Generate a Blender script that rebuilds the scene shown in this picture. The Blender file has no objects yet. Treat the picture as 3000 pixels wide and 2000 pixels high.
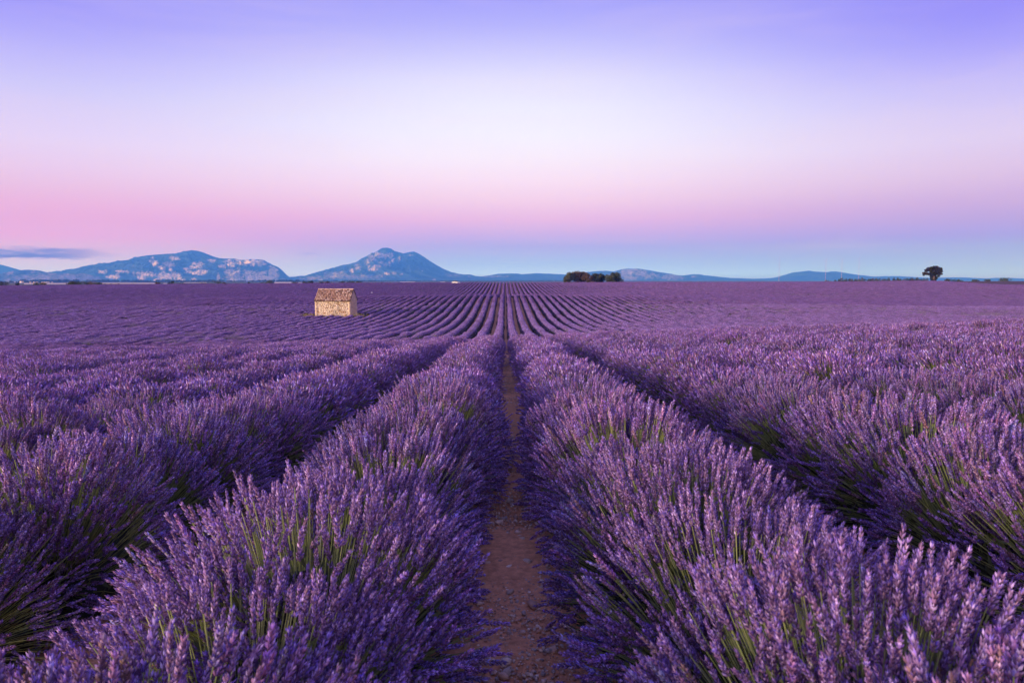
import bpy, math, random
import numpy as np
from mathutils import Matrix, Vector, Euler

random.seed(11)
rng = np.random.default_rng(11)
sc = bpy.context.scene
COL = sc.collection
R = math.radians

# ------------------------------------------------------------------ camera
F = 2000.0                                   # focal length in photograph pixels (24 mm on 36 mm)
PITCH = R(5.28)
YAW = R(0.57)
EYE = Vector((-0.05, 0.0, 0.0))              # eye level is z = 0
cam_d = bpy.data.cameras.new("camera")
cam_d.lens = 24.0
cam_d.sensor_width = 36.0
cam_d.clip_start = 0.05
cam_d.clip_end = 40000.0
cam_d.dof.use_dof = True
cam_d.dof.focus_distance = 6.0
cam_d.dof.aperture_fstop = 5.6
cam = bpy.data.objects.new("camera", cam_d)
cam.location = EYE
cam.rotation_euler = (math.pi / 2 - PITCH, 0.0, -YAW)
COL.objects.link(cam)
sc.camera = cam
CAM_M = Euler(cam.rotation_euler).to_matrix()


def px_dir(x, y):
    """direction into the scene for a photograph pixel (3000 x 2000)"""
    return CAM_M @ Vector(((x - 1500.0) / F, (1000.0 - y) / F, -1.0))


def px_plane(x, y, Y):
    """where that direction meets the vertical plane at depth Y"""
    d = px_dir(x, y)
    return EYE + d * (Y / d.y)


def srgb(r, g, b):
    f = lambda c: c / 12.92 if c <= 0.04045 else ((c + 0.055) / 1.055) ** 2.4
    return (f(r / 255.0), f(g / 255.0), f(b / 255.0), 1.0)


# ------------------------------------------------------------------ sky, sun, exposure
SUN_EL, SUN_AZ = R(8.0), R(180.0 + 55.0)    # last low light from behind the camera, on the left
w = bpy.data.worlds.new("World")
sc.world = w
w.use_nodes = True
nt = w.node_tree
nt.nodes.clear()
N, L = nt.nodes.new, nt.links.new


def mth(op, a, b=None, c=None, clamp=False, tree=None):
    tree = tree or nt
    n = tree.nodes.new("ShaderNodeMath")
    n.operation = op
    n.use_clamp = clamp
    for i, v in enumerate((a, b, c)):
        if v is None:
            continue
        if isinstance(v, (int, float)):
            n.inputs[i].default_value = v
        else:
            tree.links.new(v, n.inputs[i])
    return n.outputs[0]


def maprange(v, a, b, c=0.0, d=1.0, smooth=True, tree=None):
    tree = tree or nt
    n = tree.nodes.new("ShaderNodeMapRange")
    n.interpolation_type = 'SMOOTHSTEP' if smooth else 'LINEAR'
    n.clamp = True
    tree.links.new(v, n.inputs[0])
    for i, q in enumerate((a, b, c, d)):
        n.inputs[i + 1].default_value = q
    return n.outputs[0]


tc = N("ShaderNodeTexCoord")
sep = N("ShaderNodeSeparateXYZ")
L(tc.outputs["Generated"], sep.inputs[0])
elev = mth('MULTIPLY', mth('ARCSINE', sep.outputs[2]), 180 / math.pi)          # degrees
azim = mth('MULTIPLY', mth('ARCTAN2', sep.outputs[0], sep.outputs[1]), 180 / math.pi)
EMIN, EMAX = -4.0, 90.0
fac = mth('DIVIDE', mth('SUBTRACT', elev, EMIN), EMAX - EMIN, clamp=True)


def el_of(x, y):
    d = px_dir(x, y).normalized()
    return math.degrees(math.asin(d.z))


def ramp(stops):
    n = N("ShaderNodeValToRGB")
    n.color_ramp.interpolation = 'LINEAR'
    stops = sorted(stops)
    els = n.color_ramp.elements
    for i, (e, c) in enumerate(stops):
        p = (e - EMIN) / (EMAX - EMIN)
        if i == 0:
            k = els[0]; k.position = p
        elif i == 1:
            k = els[1]; k.position = p
        else:
            k = els.new(p)
        k.color = c
    L(fac, n.inputs[0])
    return n.outputs[0]


HIGH = [(34, srgb(140, 136, 236)), (55, srgb(134, 132, 230)), (90, srgb(130, 130, 226))]
LOW = [(-4, srgb(70, 66, 80)), (-0.6, srgb(120, 120, 150))]


HAZE_COL, HAZE_DEN, HAZE_TOP, HAZE_R = (0.06, 0.27, 1.0), 1.6e-4, 620.0, 12600.0
AIR = (0.57, 0.55, 0.66)                     # light the haze itself scatters towards the eye


def beyond(el, c):
    """colour of the sky beyond the haze layer, for a colour seen through it"""
    path = min(HAZE_R, HAZE_TOP / math.sin(max(R(el), 0.005)))
    out = []
    for k in range(3):
        T = math.exp(-HAZE_DEN * HAZE_COL[k] * path)
        out.append(min(max((c[k] - AIR[k] * (1 - T)) / T, 0.02), 3.0))
    return tuple(out) + (1.0,)


def sky_col(x, rows):
    return ramp(LOW + [(el_of(x, y), beyond(el_of(x, y), srgb(*c))) for y, c in rows] + HIGH)


r_left = sky_col(60, [(0, (160, 154, 248)), (80, (176, 170, 248)), (160, (192, 186, 248)), (241, (206, 200, 246)), (321, (218, 206, 245)),
                      (402, (228, 210, 242)), (482, (232, 202, 232)), (535, (232, 192, 224)), (590, (232, 180, 218)), (640, (229, 172, 216)),
                      (690, (228, 172, 218)), (735, (215, 185, 226)), (770, (205, 200, 238)), (805, (205, 215, 246))])
r_mid = sky_col(1500, [(0, (165, 163, 250)), (80, (183, 181, 250)), (160, (206, 204, 251)), (241, (228, 226, 252)), (321, (238, 236, 253)),
                       (400, (244, 240, 253)), (466, (248, 236, 249)), (535, (247, 222, 240)), (590, (241, 206, 230)), (643, (228, 184, 224)),
                       (685, (200, 176, 226)), (723, (170, 175, 230)), (770, (165, 195, 236)), (805, (185, 215, 245))])
r_right = sky_col(2900, [(0, (148, 140, 246)), (80, (158, 151, 247)), (160, (177, 169, 247)), (241, (197, 188, 245)), (321, (211, 199, 242)),
                         (402, (221, 205, 238)), (482, (219, 195, 228)), (535, (213, 185, 222)), (590, (199, 171, 218)), (640, (184, 165, 218)),
                         (690, (165, 164, 222)), (740, (157, 179, 228)), (800, (167, 203, 238))])
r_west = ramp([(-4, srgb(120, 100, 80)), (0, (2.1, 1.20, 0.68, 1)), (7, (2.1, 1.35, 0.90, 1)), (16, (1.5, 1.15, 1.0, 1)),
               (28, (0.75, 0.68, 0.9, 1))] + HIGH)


def mixc(f, a, b, tree=None):
    tree = tree or nt
    n = tree.nodes.new("ShaderNodeMix")
    n.data_type = 'RGBA'
    for s, v in ((0, f), (6, a), (7, b)):
        if isinstance(v, (int, float)):
            n.inputs[s].default_value = v
        elif isinstance(v, tuple):
            n.inputs[s].default_value = v
        else:
            tree.links.new(v, n.inputs[s])
    return n.outputs[2]


sky = mixc(maprange(azim, -37, 0), r_left, r_mid)
sky = mixc(maprange(azim, 2, 38), sky, r_right)
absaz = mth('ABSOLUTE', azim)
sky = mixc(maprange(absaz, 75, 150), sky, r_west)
# thin streaks of cloud low over the mountains on the left
cvec = N("ShaderNodeCombineXYZ")
L(mth('MULTIPLY', azim, 0.30), cvec.inputs[0])
L(mth('MULTIPLY', elev, 2.2), cvec.inputs[1])
cn = N("ShaderNodeTexNoise")
cn.inputs["Scale"].default_value = 1.0
cn.inputs["Detail"].default_value = 5.0
cn.inputs["Roughness"].default_value = 0.6
L(cvec.outputs[0], cn.inputs["Vector"])
wob = mth('MULTIPLY', mth('SUBTRACT', cn.outputs[0], 0.5), 1.3)
ce = mth('ADD', elev, wob)


def streak(x0, x1, ytop, ybot, soft_az, strength):
    xm = 0.5 * (x0 + x1)
    d0, d1 = px_dir(x0, ytop), px_dir(x1, ytop)
    a0 = math.degrees(math.atan2(d0.x, d0.y)); a1 = math.degrees(math.atan2(d1.x, d1.y))
    e1, e0 = el_of(xm, ytop), el_of(xm, ybot)
    m = mth('MULTIPLY', maprange(ce, e0 - 0.1, e0 + 0.18), maprange(ce, e1 - 0.35, e1 + 0.18, 1, 0))
    m = mth('MULTIPLY', m, maprange(azim, a0 - soft_az, a0 + soft_az))
    m = mth('MULTIPLY', m, maprange(azim, a1 - soft_az * 1.5, a1 + soft_az * .4, 1, 0))
    return mth('MULTIPLY', m, strength)


wv = N("ShaderNodeCombineXYZ")
L(mth('MULTIPLY', azim, 0.045), wv.inputs[0])
L(mth('MULTIPLY', elev, 0.30), wv.inputs[1])
wn = N("ShaderNodeTexNoise")
wn.inputs["Scale"].default_value = 1.0
wn.inputs["Detail"].default_value = 6.0
wn.inputs["Roughness"].default_value = 0.55
wn.inputs["Distortion"].default_value = 0.6
L(wv.outputs[0], wn.inputs["Vector"])
veil = mth('MULTIPLY', maprange(wn.outputs[0], 0.42, 0.75), 0.16)
sky = mixc(veil, sky, srgb(236, 214, 238))
cm = mth('MAXIMUM', streak(-300, 330, 726, 755, 3.0, 1.0), streak(885, 945, 738, 747, 1.0, 0.5))
sky = mixc(cm, sky, beyond(2.0, srgb(112, 136, 212)))
bg = N("ShaderNodeBackground")
bg.inputs[1].default_value = 1.0
L(sky, bg.inputs[0])
# the physical sky of the low sun, faint, over the whole dome
nish = N("ShaderNodeTexSky")
nish.sky_type = 'NISHITA'
nish.sun_disc = False
nish.sun_elevation = R(4.0)
nish.sun_rotation = SUN_AZ
bg2 = N("ShaderNodeBackground")
bg2.inputs[1].default_value = 0.006
L(nish.outputs[0], bg2.inputs[0])
addsh = N("ShaderNodeAddShader")
L(bg.outputs[0], addsh.inputs[0])
L(bg2.outputs[0], addsh.inputs[1])
wout = N("ShaderNodeOutputWorld")
L(addsh.outputs[0], wout.inputs[0])

sun_d = bpy.data.lights.new("sun", 'SUN')
sun_d.energy = 4.8
sun_d.angle = R(13)
sun_d.color = (1.0, 0.86, 0.96)
sun = bpy.data.objects.new("sun", sun_d)
to_sun = Vector((math.sin(SUN_AZ) * math.cos(SUN_EL), math.cos(SUN_AZ) * math.cos(SUN_EL), math.sin(SUN_EL)))
sun.rotation_euler = to_sun.to_track_quat('Z', 'Y').to_euler()
COL.objects.link(sun)

sc.view_settings.view_transform = 'Standard'
sc.view_settings.look = 'None'
sc.view_settings.exposure = 0.0
sc.view_settings.gamma = 1.0
cy = sc.cycles
cy.use_denoising = True
cy.max_bounces = 5
cy.diffuse_bounces = 3
cy.glossy_bounces = 2
cy.transmission_bounces = 3
cy.volume_bounces = 1
cy.transparent_max_bounces = 8
cy.sample_clamp_indirect = 6.0


# ------------------------------------------------------------------ helpers
def U32(a):
    return np.asarray(a).astype(np.int64).astype(np.uint32)


def hash2(ix, iy, seed):
    with np.errstate(over='ignore'):
        n = U32(ix) * np.uint32(374761393) + U32(iy) * np.uint32(668265263) + np.uint32((seed * 2654435 + 977) & 0xffffffff)
        n = (n ^ (n >> np.uint32(13))) * np.uint32(1274126177)
        n = n ^ (n >> np.uint32(16))
        n = n * np.uint32(2246822519)
        n = n ^ (n >> np.uint32(15))
    return n.astype(np.float64) / 4294967295.0


def vnoise(x, y, seed=0):
    x = np.asarray(x, float); y = np.asarray(y, float)
    ix, iy = np.floor(x), np.floor(y)
    fx, fy = x - ix, y - iy
    fx = fx * fx * (3 - 2 * fx); fy = fy * fy * (3 - 2 * fy)
    a = hash2(ix, iy, seed); b = hash2(ix + 1, iy, seed)
    c = hash2(ix, iy + 1, seed); d = hash2(ix + 1, iy + 1, seed)
    return (a * (1 - fx) + b * fx) * (1 - fy) + (c * (1 - fx) + d * fx) * fy


def fbm(x, y, seed=0, octv=5, gain=0.5):
    s = 0.0; amp = 1.0; tot = 0.0
    for i in range(octv):
        s = s + amp * vnoise(np.asarray(x) * 2 ** i, np.asarray(y) * 2 ** i, seed + 31 * i)
        tot += amp; amp *= gain
    return s / tot


def ridged(x, y, seed=0, octv=5):
    s = 0.0; amp = 1.0; tot = 0.0
    for i in range(octv):
        s = s + amp * (1 - np.abs(2 * vnoise(np.asarray(x) * 2 ** i, np.asarray(y) * 2 ** i, seed + 17 * i) - 1))
        tot += amp; amp *= 0.5
    return s / tot


def sstep(a, b, x):
    t = np.clip((np.asarray(x, float) - a) / (b - a), 0, 1)
    return t * t * (3 - 2 * t)


def mesh_tri(name, V, Fc, cols=None, smooth=False, mats=(), midx=None):
    V = np.ascontiguousarray(V, dtype=np.float32); Fc = np.ascontiguousarray(Fc, dtype=np.int32)
    k = Fc.shape[1]
    me = bpy.data.meshes.new(name)
    me.vertices.add(len(V)); me.vertices.foreach_set("co", V.ravel())
    me.loops.add(Fc.size); me.loops.foreach_set("vertex_index", Fc.ravel())
    me.polygons.add(len(Fc))
    me.polygons.foreach_set("loop_start", np.arange(0, Fc.size, k, dtype=np.int32))
    try:
        me.polygons.foreach_set("loop_total", np.full(len(Fc), k, dtype=np.int32))
    except Exception:
        pass
    if smooth:
        me.polygons.foreach_set("use_smooth", np.ones(len(Fc), dtype=bool))
    if midx is not None:
        me.polygons.foreach_set("material_index", np.ascontiguousarray(midx, dtype=np.int32))
    me.update(calc_edges=True)
    if cols is not None:
        a = me.color_attributes.new("Col", 'FLOAT_COLOR', 'POINT')
        c4 = np.ones((len(V), 4), dtype=np.float32); c4[:, :3] = cols
        a.data.foreach_set("color", c4.ravel())
    for m in mats:
        me.materials.append(m)
    return me


def link(name, me, parent=None, loc=None):
    o = bpy.data.objects.new(name, me)
    COL.objects.link(o)
    if parent is not None:
        o.parent = parent
    if loc is not None:
        o.location = loc
    return o


def empty(name, loc=(0, 0, 0), rz=0.0):
    o = bpy.data.objects.new(name, None)
    o.empty_display_size = 0.2
    COL.objects.link(o)
    o.location = loc
    o.rotation_euler = (0, 0, rz)
    return o


def tag(o, label=None, cat=None, group=None, kind=None):
    if label: o["label"] = label
    if cat: o["category"] = cat
    if group: o["group"] = group
    if kind: o["kind"] = kind
    return o


class MB:
    """collects triangles with a colour per vertex"""
    def __init__(s):
        s.v = []; s.f = []; s.c = []; s.n = 0

    def add(s, V, Fc, c):
        V = np.asarray(V, float); Fc = np.asarray(Fc, int)
        if Fc.shape[1] == 4:
            Fc = np.vstack([Fc[:, [0, 1, 2]], Fc[:, [0, 2, 3]]])
        s.v.append(V); s.f.append(Fc + s.n); s.n += len(V)
        c = np.asarray(c, float)
        s.c.append(np.tile(c, (len(V), 1)) if c.ndim == 1 else c)

    def box(s, lo, hi, c):
        x0, y0, z0 = lo; x1, y1, z1 = hi
        V = [(x0, y0, z0), (x1, y0, z0), (x1, y1, z0), (x0, y1, z0), (x0, y0, z1), (x1, y0, z1), (x1, y1, z1), (x0, y1, z1)]
        s.add(V, [(0, 3, 2, 1), (4, 5, 6, 7), (0, 1, 5, 4), (1, 2, 6, 5), (2, 3, 7, 6), (3, 0, 4, 7)], c)

    def tube(s, pts, rad, c, n=6, cap=True):
        pts = [Vector(p) for p in pts]
        V = []; Fc = []
        up = Vector((0.31, 0.17, 0.93)).normalized()
        for i, p in enumerate(pts):
            t = (pts[min(i + 1, len(pts) - 1)] - pts[max(i - 1, 0)]).normalized()
            a = t.cross(up)
            if a.length < 1e-3: a = t.cross(Vector((1, 0, 0)))
            a.normalize(); b = t.cross(a)
            for k in range(n):
                q = 2 * math.pi * k / n
                V.append(p + (a * math.cos(q) + b * math.sin(q)) * rad[i])
        for i in range(len(pts) - 1):
            for k in range(n):
                k2 = (k + 1) % n
                Fc.append((i * n + k, i * n + k2, (i + 1) * n + k2, (i + 1) * n + k))
        m = len(V)
        if cap:
            V.append(pts[0]); V.append(pts[-1])
            for k in range(n):
                k2 = (k + 1) % n
                Fc.append((m, k2, k, k))
                Fc.append((m + 1, (len(pts) - 1) * n + k, (len(pts) - 1) * n + k2, (len(pts) - 1) * n + k2))
        V = np.array([tuple(v) for v in V]); T = []
        for q in Fc:
            T.append((q[0], q[1], q[2]))
            if q[3] != q[2]: T.append((q[0], q[2], q[3]))
        s.add(V, np.array(T), c)

    def mesh(s, name, mat, smooth=False):
        return mesh_tri(name, np.vstack(s.v), np.vstack(s.f), np.vstack(s.c), smooth, (mat,))


# ------------------------------------------------------------------ materials
def new_mat(name):
    m = bpy.data.materials.new(name)
    m.use_nodes = True
    t = m.node_tree
    return m, t, t.nodes["Principled BSDF"]


def col_mat(name, rough=0.8, spec=0.2, vary=0.12, noise_scale=0.0, noise_amt=0.0, bump=0.0, translucent=0.0, hue=0.0):
    """colour attribute, a little different on every object, with fine noise"""
    m, t, p = new_mat(name)
    a = t.nodes.new("ShaderNodeAttribute"); a.attribute_name = "Col"
    oi = t.nodes.new("ShaderNodeObjectInfo")
    hs = t.nodes.new("ShaderNodeHueSaturation")
    t.links.new(a.outputs["Color"], hs.inputs["Color"])
    t.links.new(maprange(oi.outputs["Random"], 0, 1, 1 - vary, 1 + vary, False, t), hs.inputs["Value"])
    if hue:
        r2 = mth('FRACT', mth('MULTIPLY', oi.outputs["Random"], 17.31, tree=t), tree=t)
        t.links.new(maprange(r2, 0, 1, 0.5 - hue, 0.5 + hue, False, t), hs.inputs["Hue"])
    out = hs.outputs[0]
    if noise_scale:
        n = t.nodes.new("ShaderNodeTexNoise"); n.inputs["Scale"].default_value = noise_scale
        n.inputs["Detail"].default_value = 6
        tcn = t.nodes.new("ShaderNodeTexCoord")
        t.links.new(tcn.outputs["Object"], n.inputs["Vector"])
        mx = t.nodes.new("ShaderNodeMix"); mx.data_type = 'RGBA'; mx.blend_type = 'MULTIPLY'
        mx.inputs[0].default_value = 1.0
        t.links.new(out, mx.inputs[6])
        v = maprange(n.outputs[0], 0.25, 0.75, 1 - noise_amt, 1 + noise_amt, False, t)
        cc = t.nodes.new("ShaderNodeCombineColor")
        for i in range(3): t.links.new(v, cc.inputs[i])
        t.links.new(cc.outputs[0], mx.inputs[7])
        out = mx.outputs[2]
        if bump:
            b = t.nodes.new("ShaderNodeBump"); b.inputs["Strength"].default_value = bump
            b.inputs["Distance"].default_value = 0.02
            t.links.new(n.outputs[0], b.inputs["Height"])
            t.links.new(b.outputs[0], p.inputs["Normal"])
    t.links.new(out, p.inputs["Base Color"])
    p.inputs["Roughness"].default_value = rough
    p.inputs["Specular IOR Level"].default_value = spec
    if translucent:
        tr = t.nodes.new("ShaderNodeBsdfTranslucent")
        t.links.new(out, tr.inputs[0])
        ms = t.nodes.new("ShaderNodeMixShader"); ms.inputs[0].default_value = translucent
        t.links.new(p.outputs[0], ms.inputs[1]); t.links.new(tr.outputs[0], ms.inputs[2])
        t.links.new(ms.outputs[0], t.nodes["Material Output"].inputs[0])
    return m


M_LAV = col_mat("lavender", 0.75, 0.15, vary=0.14, translucent=0.10, hue=0.008)
M_LEAF = col_mat("tree_leaves", 0.8, 0.15, vary=0.2, translucent=0.15)
M_BARK = col_mat("bark", 0.9, 0.1, vary=0.15, noise_scale=6, noise_amt=0.35, bump=0.5)
M_STONE = col_mat("masonry", 0.9, 0.1, vary=0.10, noise_scale=9, noise_amt=0.28, bump=0.6)
M_TILE = col_mat("roof_clay", 0.85, 0.15, vary=0.18, noise_scale=7, noise_amt=0.35, bump=0.3)
M_PEBBLE = col_mat("pebble", 0.85, 0.2, vary=0.3, noise_scale=40, noise_amt=0.3, bump=0.4)
M_GRASS = col_mat("dry_grass", 0.8, 0.1, vary=0.15, translucent=0.2)
M_PAINT = col_mat("painted_metal", 0.35, 0.5, vary=0.05)
M_ROCK = col_mat("mountain_ground", 0.95, 0.05, vary=0.0)
M_FAR = col_mat("far_building", 0.85, 0.1, vary=0.12)


# ------------------------------------------------------------------ the lie of the land
ZC = np.array([(-60, 1.5), (-20, 0.25), (-6, -0.28), (0, -0.60), (5, -0.87), (10, -1.15), (15, -1.42), (20, -1.70), (24, -1.95), (28, -2.30), (34, -2.90),
               (40, -3.52), (50, -4.42), (60, -5.06), (70, -5.44), (80, -5.74), (95, -5.95), (110, -5.84), (125, -5.42),
               (140, -4.88), (155, -4.33), (167, -3.96), (176, -4.12), (188, -4.62), (204, -5.02), (220, -5.12), (240, -4.92),
               (270, -4.22), (300, -3.30), (330, -2.36), (346, -1.96), (362, -2.1), (400, -3.0), (440, -4.0), (500, -5.5), (700, -9.0)])
_tan = np.gradient(ZC[:, 1], ZC[:, 0])


def zc(Y):
    Y = np.clip(Y, ZC[0, 0], ZC[-1, 0])
    i = np.clip(np.searchsorted(ZC[:, 0], Y) - 1, 0, len(ZC) - 2)
    x0 = ZC[i, 0]; h = ZC[i + 1, 0] - x0; t = (Y - x0) / h
    return ((2 * t ** 3 - 3 * t ** 2 + 1) * ZC[i, 1] + (t ** 3 - 2 * t ** 2 + t) * h * _tan[i]
            + (-2 * t ** 3 + 3 * t ** 2) * ZC[i + 1, 1] + (t ** 3 - t ** 2) * h * _tan[i + 1])


PLANT_H = 0.82


def ztop(X, Y):
    """height of the flower tops"""
    X = np.asarray(X, float); Y = np.asarray(Y, float)
    z = zc(Y)
    z = z + 0.032 * 45 * np.tanh(X / 45) * (1 - sstep(22, 105, Y))
    q = np.clip(np.abs(X) / 125, 0, 1.6)
    z = z - 2.5 * q ** 1.6 * sstep(115, 165, Y) * (1 - sstep(175, 290, Y))
    z = z - 1.2 * sstep(36, 90, -X) * sstep(40, 75, Y) * (1 - sstep(95, 150, Y))
    hz = sstep(240, 345, Y)
    z = z + hz * np.where(X < 0, -1.65, 0.35) * np.clip(np.abs(X) / 255, 0, 1.5) ** 1.5
    z = z + 1.0 * sstep(150, 260, X) * sstep(300, 365, Y) * (1 - sstep(420, 560, Y))
    z = z + (fbm(X / 34, Y / 34, 5, 3) - 0.5) * 0.5 * sstep(45, 90, Y) * (1 - sstep(330, 360, Y))
    return z


def zground(X, Y):
    X = np.asarray(X, float); Y = np.asarray(Y, float)
    r = np.hypot(X, Y)
    plain = -9.0 - 0.0025 * (r - 700)
    f = ztop(X, Y) - PLANT_H
    t = sstep(450, 800, r)
    return f * (1 - t) + plain * t


def gz(x, y):
    return float(zground(np.array([x]), np.array([y]))[0])


ROW = 1.6
FIELD_END = 350.0
HX0, HX1, HY0, HY1 = -30.55, -24.95, 110.0, 115.1      # footprint of the stone hut


def row_end(X):
    return np.where(X > 205, np.interp(X, [205, 219, 224, 236, 300], [350, 342, 316, 309, 300]), FIELD_END)


# ------------------------------------------------------------------ ground, one sheet to the horizon
def build_ground():
    rr = [0.35]
    while rr[-1] < 12000: rr.append(rr[-1] * 1.031)
    rr = np.array(rr)
    a_front = np.linspace(R(-46), R(46), 340)
    a_back = np.linspace(R(46), R(360 - 46), 50)[1:-1]
    ang = np.concatenate([a_front, a_back])
    A, RR = np.meshgrid(ang, rr)
    X = RR * np.sin(A); Y = RR * np.cos(A)
    Z = zground(X, Y)
    nearw = 1 - sstep(8, 30, RR)
    Z = Z + nearw * ((fbm(X / 0.16, Y / 0.16, 3, 4) - 0.5) * 0.035 + (fbm(X / 0.8, Y / 0.8, 9, 3) - 0.5) * 0.06)
    nr, na = X.shape
    V = np.stack([X.ravel(), Y.ravel(), Z.ravel()], 1)
    V = np.vstack([V, [[0, 0, gz(0, 0)]]])
    i, j = np.meshgrid(np.arange(nr - 1), np.arange(na), indexing='ij')
    j2 = (j + 1) % na
    q = np.stack([i * na + j, i * na + j2, (i + 1) * na + j2, (i + 1) * na + j], -1).reshape(-1, 4)
    T = np.vstack([q[:, [0, 2, 1]], q[:, [0, 3, 2]]])
    c = nr * na
    fan = np.array([(c, k, (k + 1) % na) for k in range(na)])
    T = np.vstack([T, fan[:, [0, 2, 1]]])
    Xf, Yf = V[:, 0], V[:, 1]
    r = np.hypot(Xf, Yf)
    cols = np.zeros((len(V), 3))
    n1 = fbm(Xf / 1.3, Yf / 1.3, 21, 4)[:, None]
    soil = np.array([0.64, 0.325, 0.165]) * (0.72 + 0.56 * n1)
    nf = fbm(Xf / 3.0, Yf / 3.0, 77, 3)[:, None]
    fallow = np.array([0.135, 0.085, 0.085]) * (0.7 + 0.6 * nf)
    npl = fbm(Xf / 240, Yf / 90, 41, 4)[:, None]
    plain = np.where(npl > 0.52, np.array([0.085, 0.095, 0.055]), np.array([0.16, 0.14, 0.085])) * (0.8 + 0.4 * npl)
    past = sstep(0, 4, Yf - row_end(Xf) - 1)[:, None]
    cols = soil * (1 - past) + fallow * past
    t = sstep(430, 600, r)[:, None]
    cols = cols * (1 - t) + plain * t
    m, tr, p = new_mat("soil")
    a = tr.nodes.new("ShaderNodeAttribute"); a.attribute_name = "Col"
    tcn = tr.nodes.new("ShaderNodeTexCoord")
    n = tr.nodes.new("ShaderNodeTexNoise"); n.inputs["Scale"].default_value = 22; n.inputs["Detail"].default_value = 9
    n.inputs["Roughness"].default_value = 0.68
    tr.links.new(tcn.outputs["Object"], n.inputs["Vector"])
    v = tr.nodes.new("ShaderNodeTexVoronoi"); v.inputs["Scale"].default_value = 45
    tr.links.new(tcn.outputs["Object"], v.inputs["Vector"])
    lighter = mixc(maprange(v.outputs["Distance"], 0.12, 0.22, 0.35, 0.0, True, tr), a.outputs["Color"], (0.74, 0.52, 0.36, 1), tr)
    mx = tr.nodes.new("ShaderNodeMix"); mx.data_type = 'RGBA'; mx.blend_type = 'MULTIPLY'; mx.inputs[0].default_value = 1
    tr.links.new(lighter, mx.inputs[6])
    vv = maprange(n.outputs[0], 0.3, 0.7, 0.62, 1.3, False, tr)
    cc = tr.nodes.new("ShaderNodeCombineColor")
    for k in range(3): tr.links.new(vv, cc.inputs[k])
    tr.links.new(cc.outputs[0], mx.inputs[7])
    tr.links.new(mx.outputs[2], p.inputs["Base Color"])
    p.inputs["Roughness"].default_value = 0.95; p.inputs["Specular IOR Level"].default_value = 0.1
    b = tr.nodes.new("ShaderNodeBump"); b.inputs["Strength"].default_value = 0.8; b.inputs["Distance"].default_value = 0.02
    tr.links.new(n.outputs[0], b.inputs["Height"]); tr.links.new(b.outputs[0], p.inputs["Normal"])
    o = link("ground", mesh_tri("ground", V, T, cols, True, (m,)))
    return tag(o, kind="structure")


ground = build_ground()


def sheet(name, pts_left, pts_right, col, lift, mat):
    """strip of ground lying on the land between two edge lines"""
    L_, R_ = np.array(pts_left, float), np.array(pts_right, float)
    m = len(L_); nx = 6
    V = []
    for i in range(m):
        for k in range(nx + 1):
            q = L_[i] + (R_[i] - L_[i]) * k / nx
            V.append((q[0], q[1], gz(q[0], q[1]) + lift))
    Fc = []
    for i in range(m - 1):
        for k in range(nx):
            a = i * (nx + 1) + k
            Fc.append((a, a + 1, a + nx + 2, a + nx + 1))
    V = np.array(V)
    n = fbm(V[:, 0] / 2, V[:, 1] / 2, 8, 3)[:, None]
    mb = MB(); mb.add(V, np.array(Fc), np.array(col) * (0.8 + 0.4 * n))
    return tag(link(name, mb.mesh(name, mat)), kind="structure")


M_DIRT = col_mat("pale_dirt", 0.95, 0.05, vary=0, noise_scale=0.8, noise_amt=0.2)
tl = [(196, 352.5), (208, 350.5), (219, 343.5), (221.5, 330), (224.5, 318), (229, 313.5), (237, 310.5), (255, 307), (300, 301.5)]
tr_ = [(196, 358.5), (212, 357), (227, 349), (230, 334), (232, 325), (235, 321), (241, 318), (257, 314.5), (300, 309)]
dt = sheet("dirt_track", [(x, y) for x, y in tl], [(x, y) for x, y in tr_], (0.62, 0.36, 0.25), 0.06, M_DIRT)


# ------------------------------------------------------------------ mountains
def plain_z(r):
    return -9.0 - 0.0025 * (r - 700)


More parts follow.
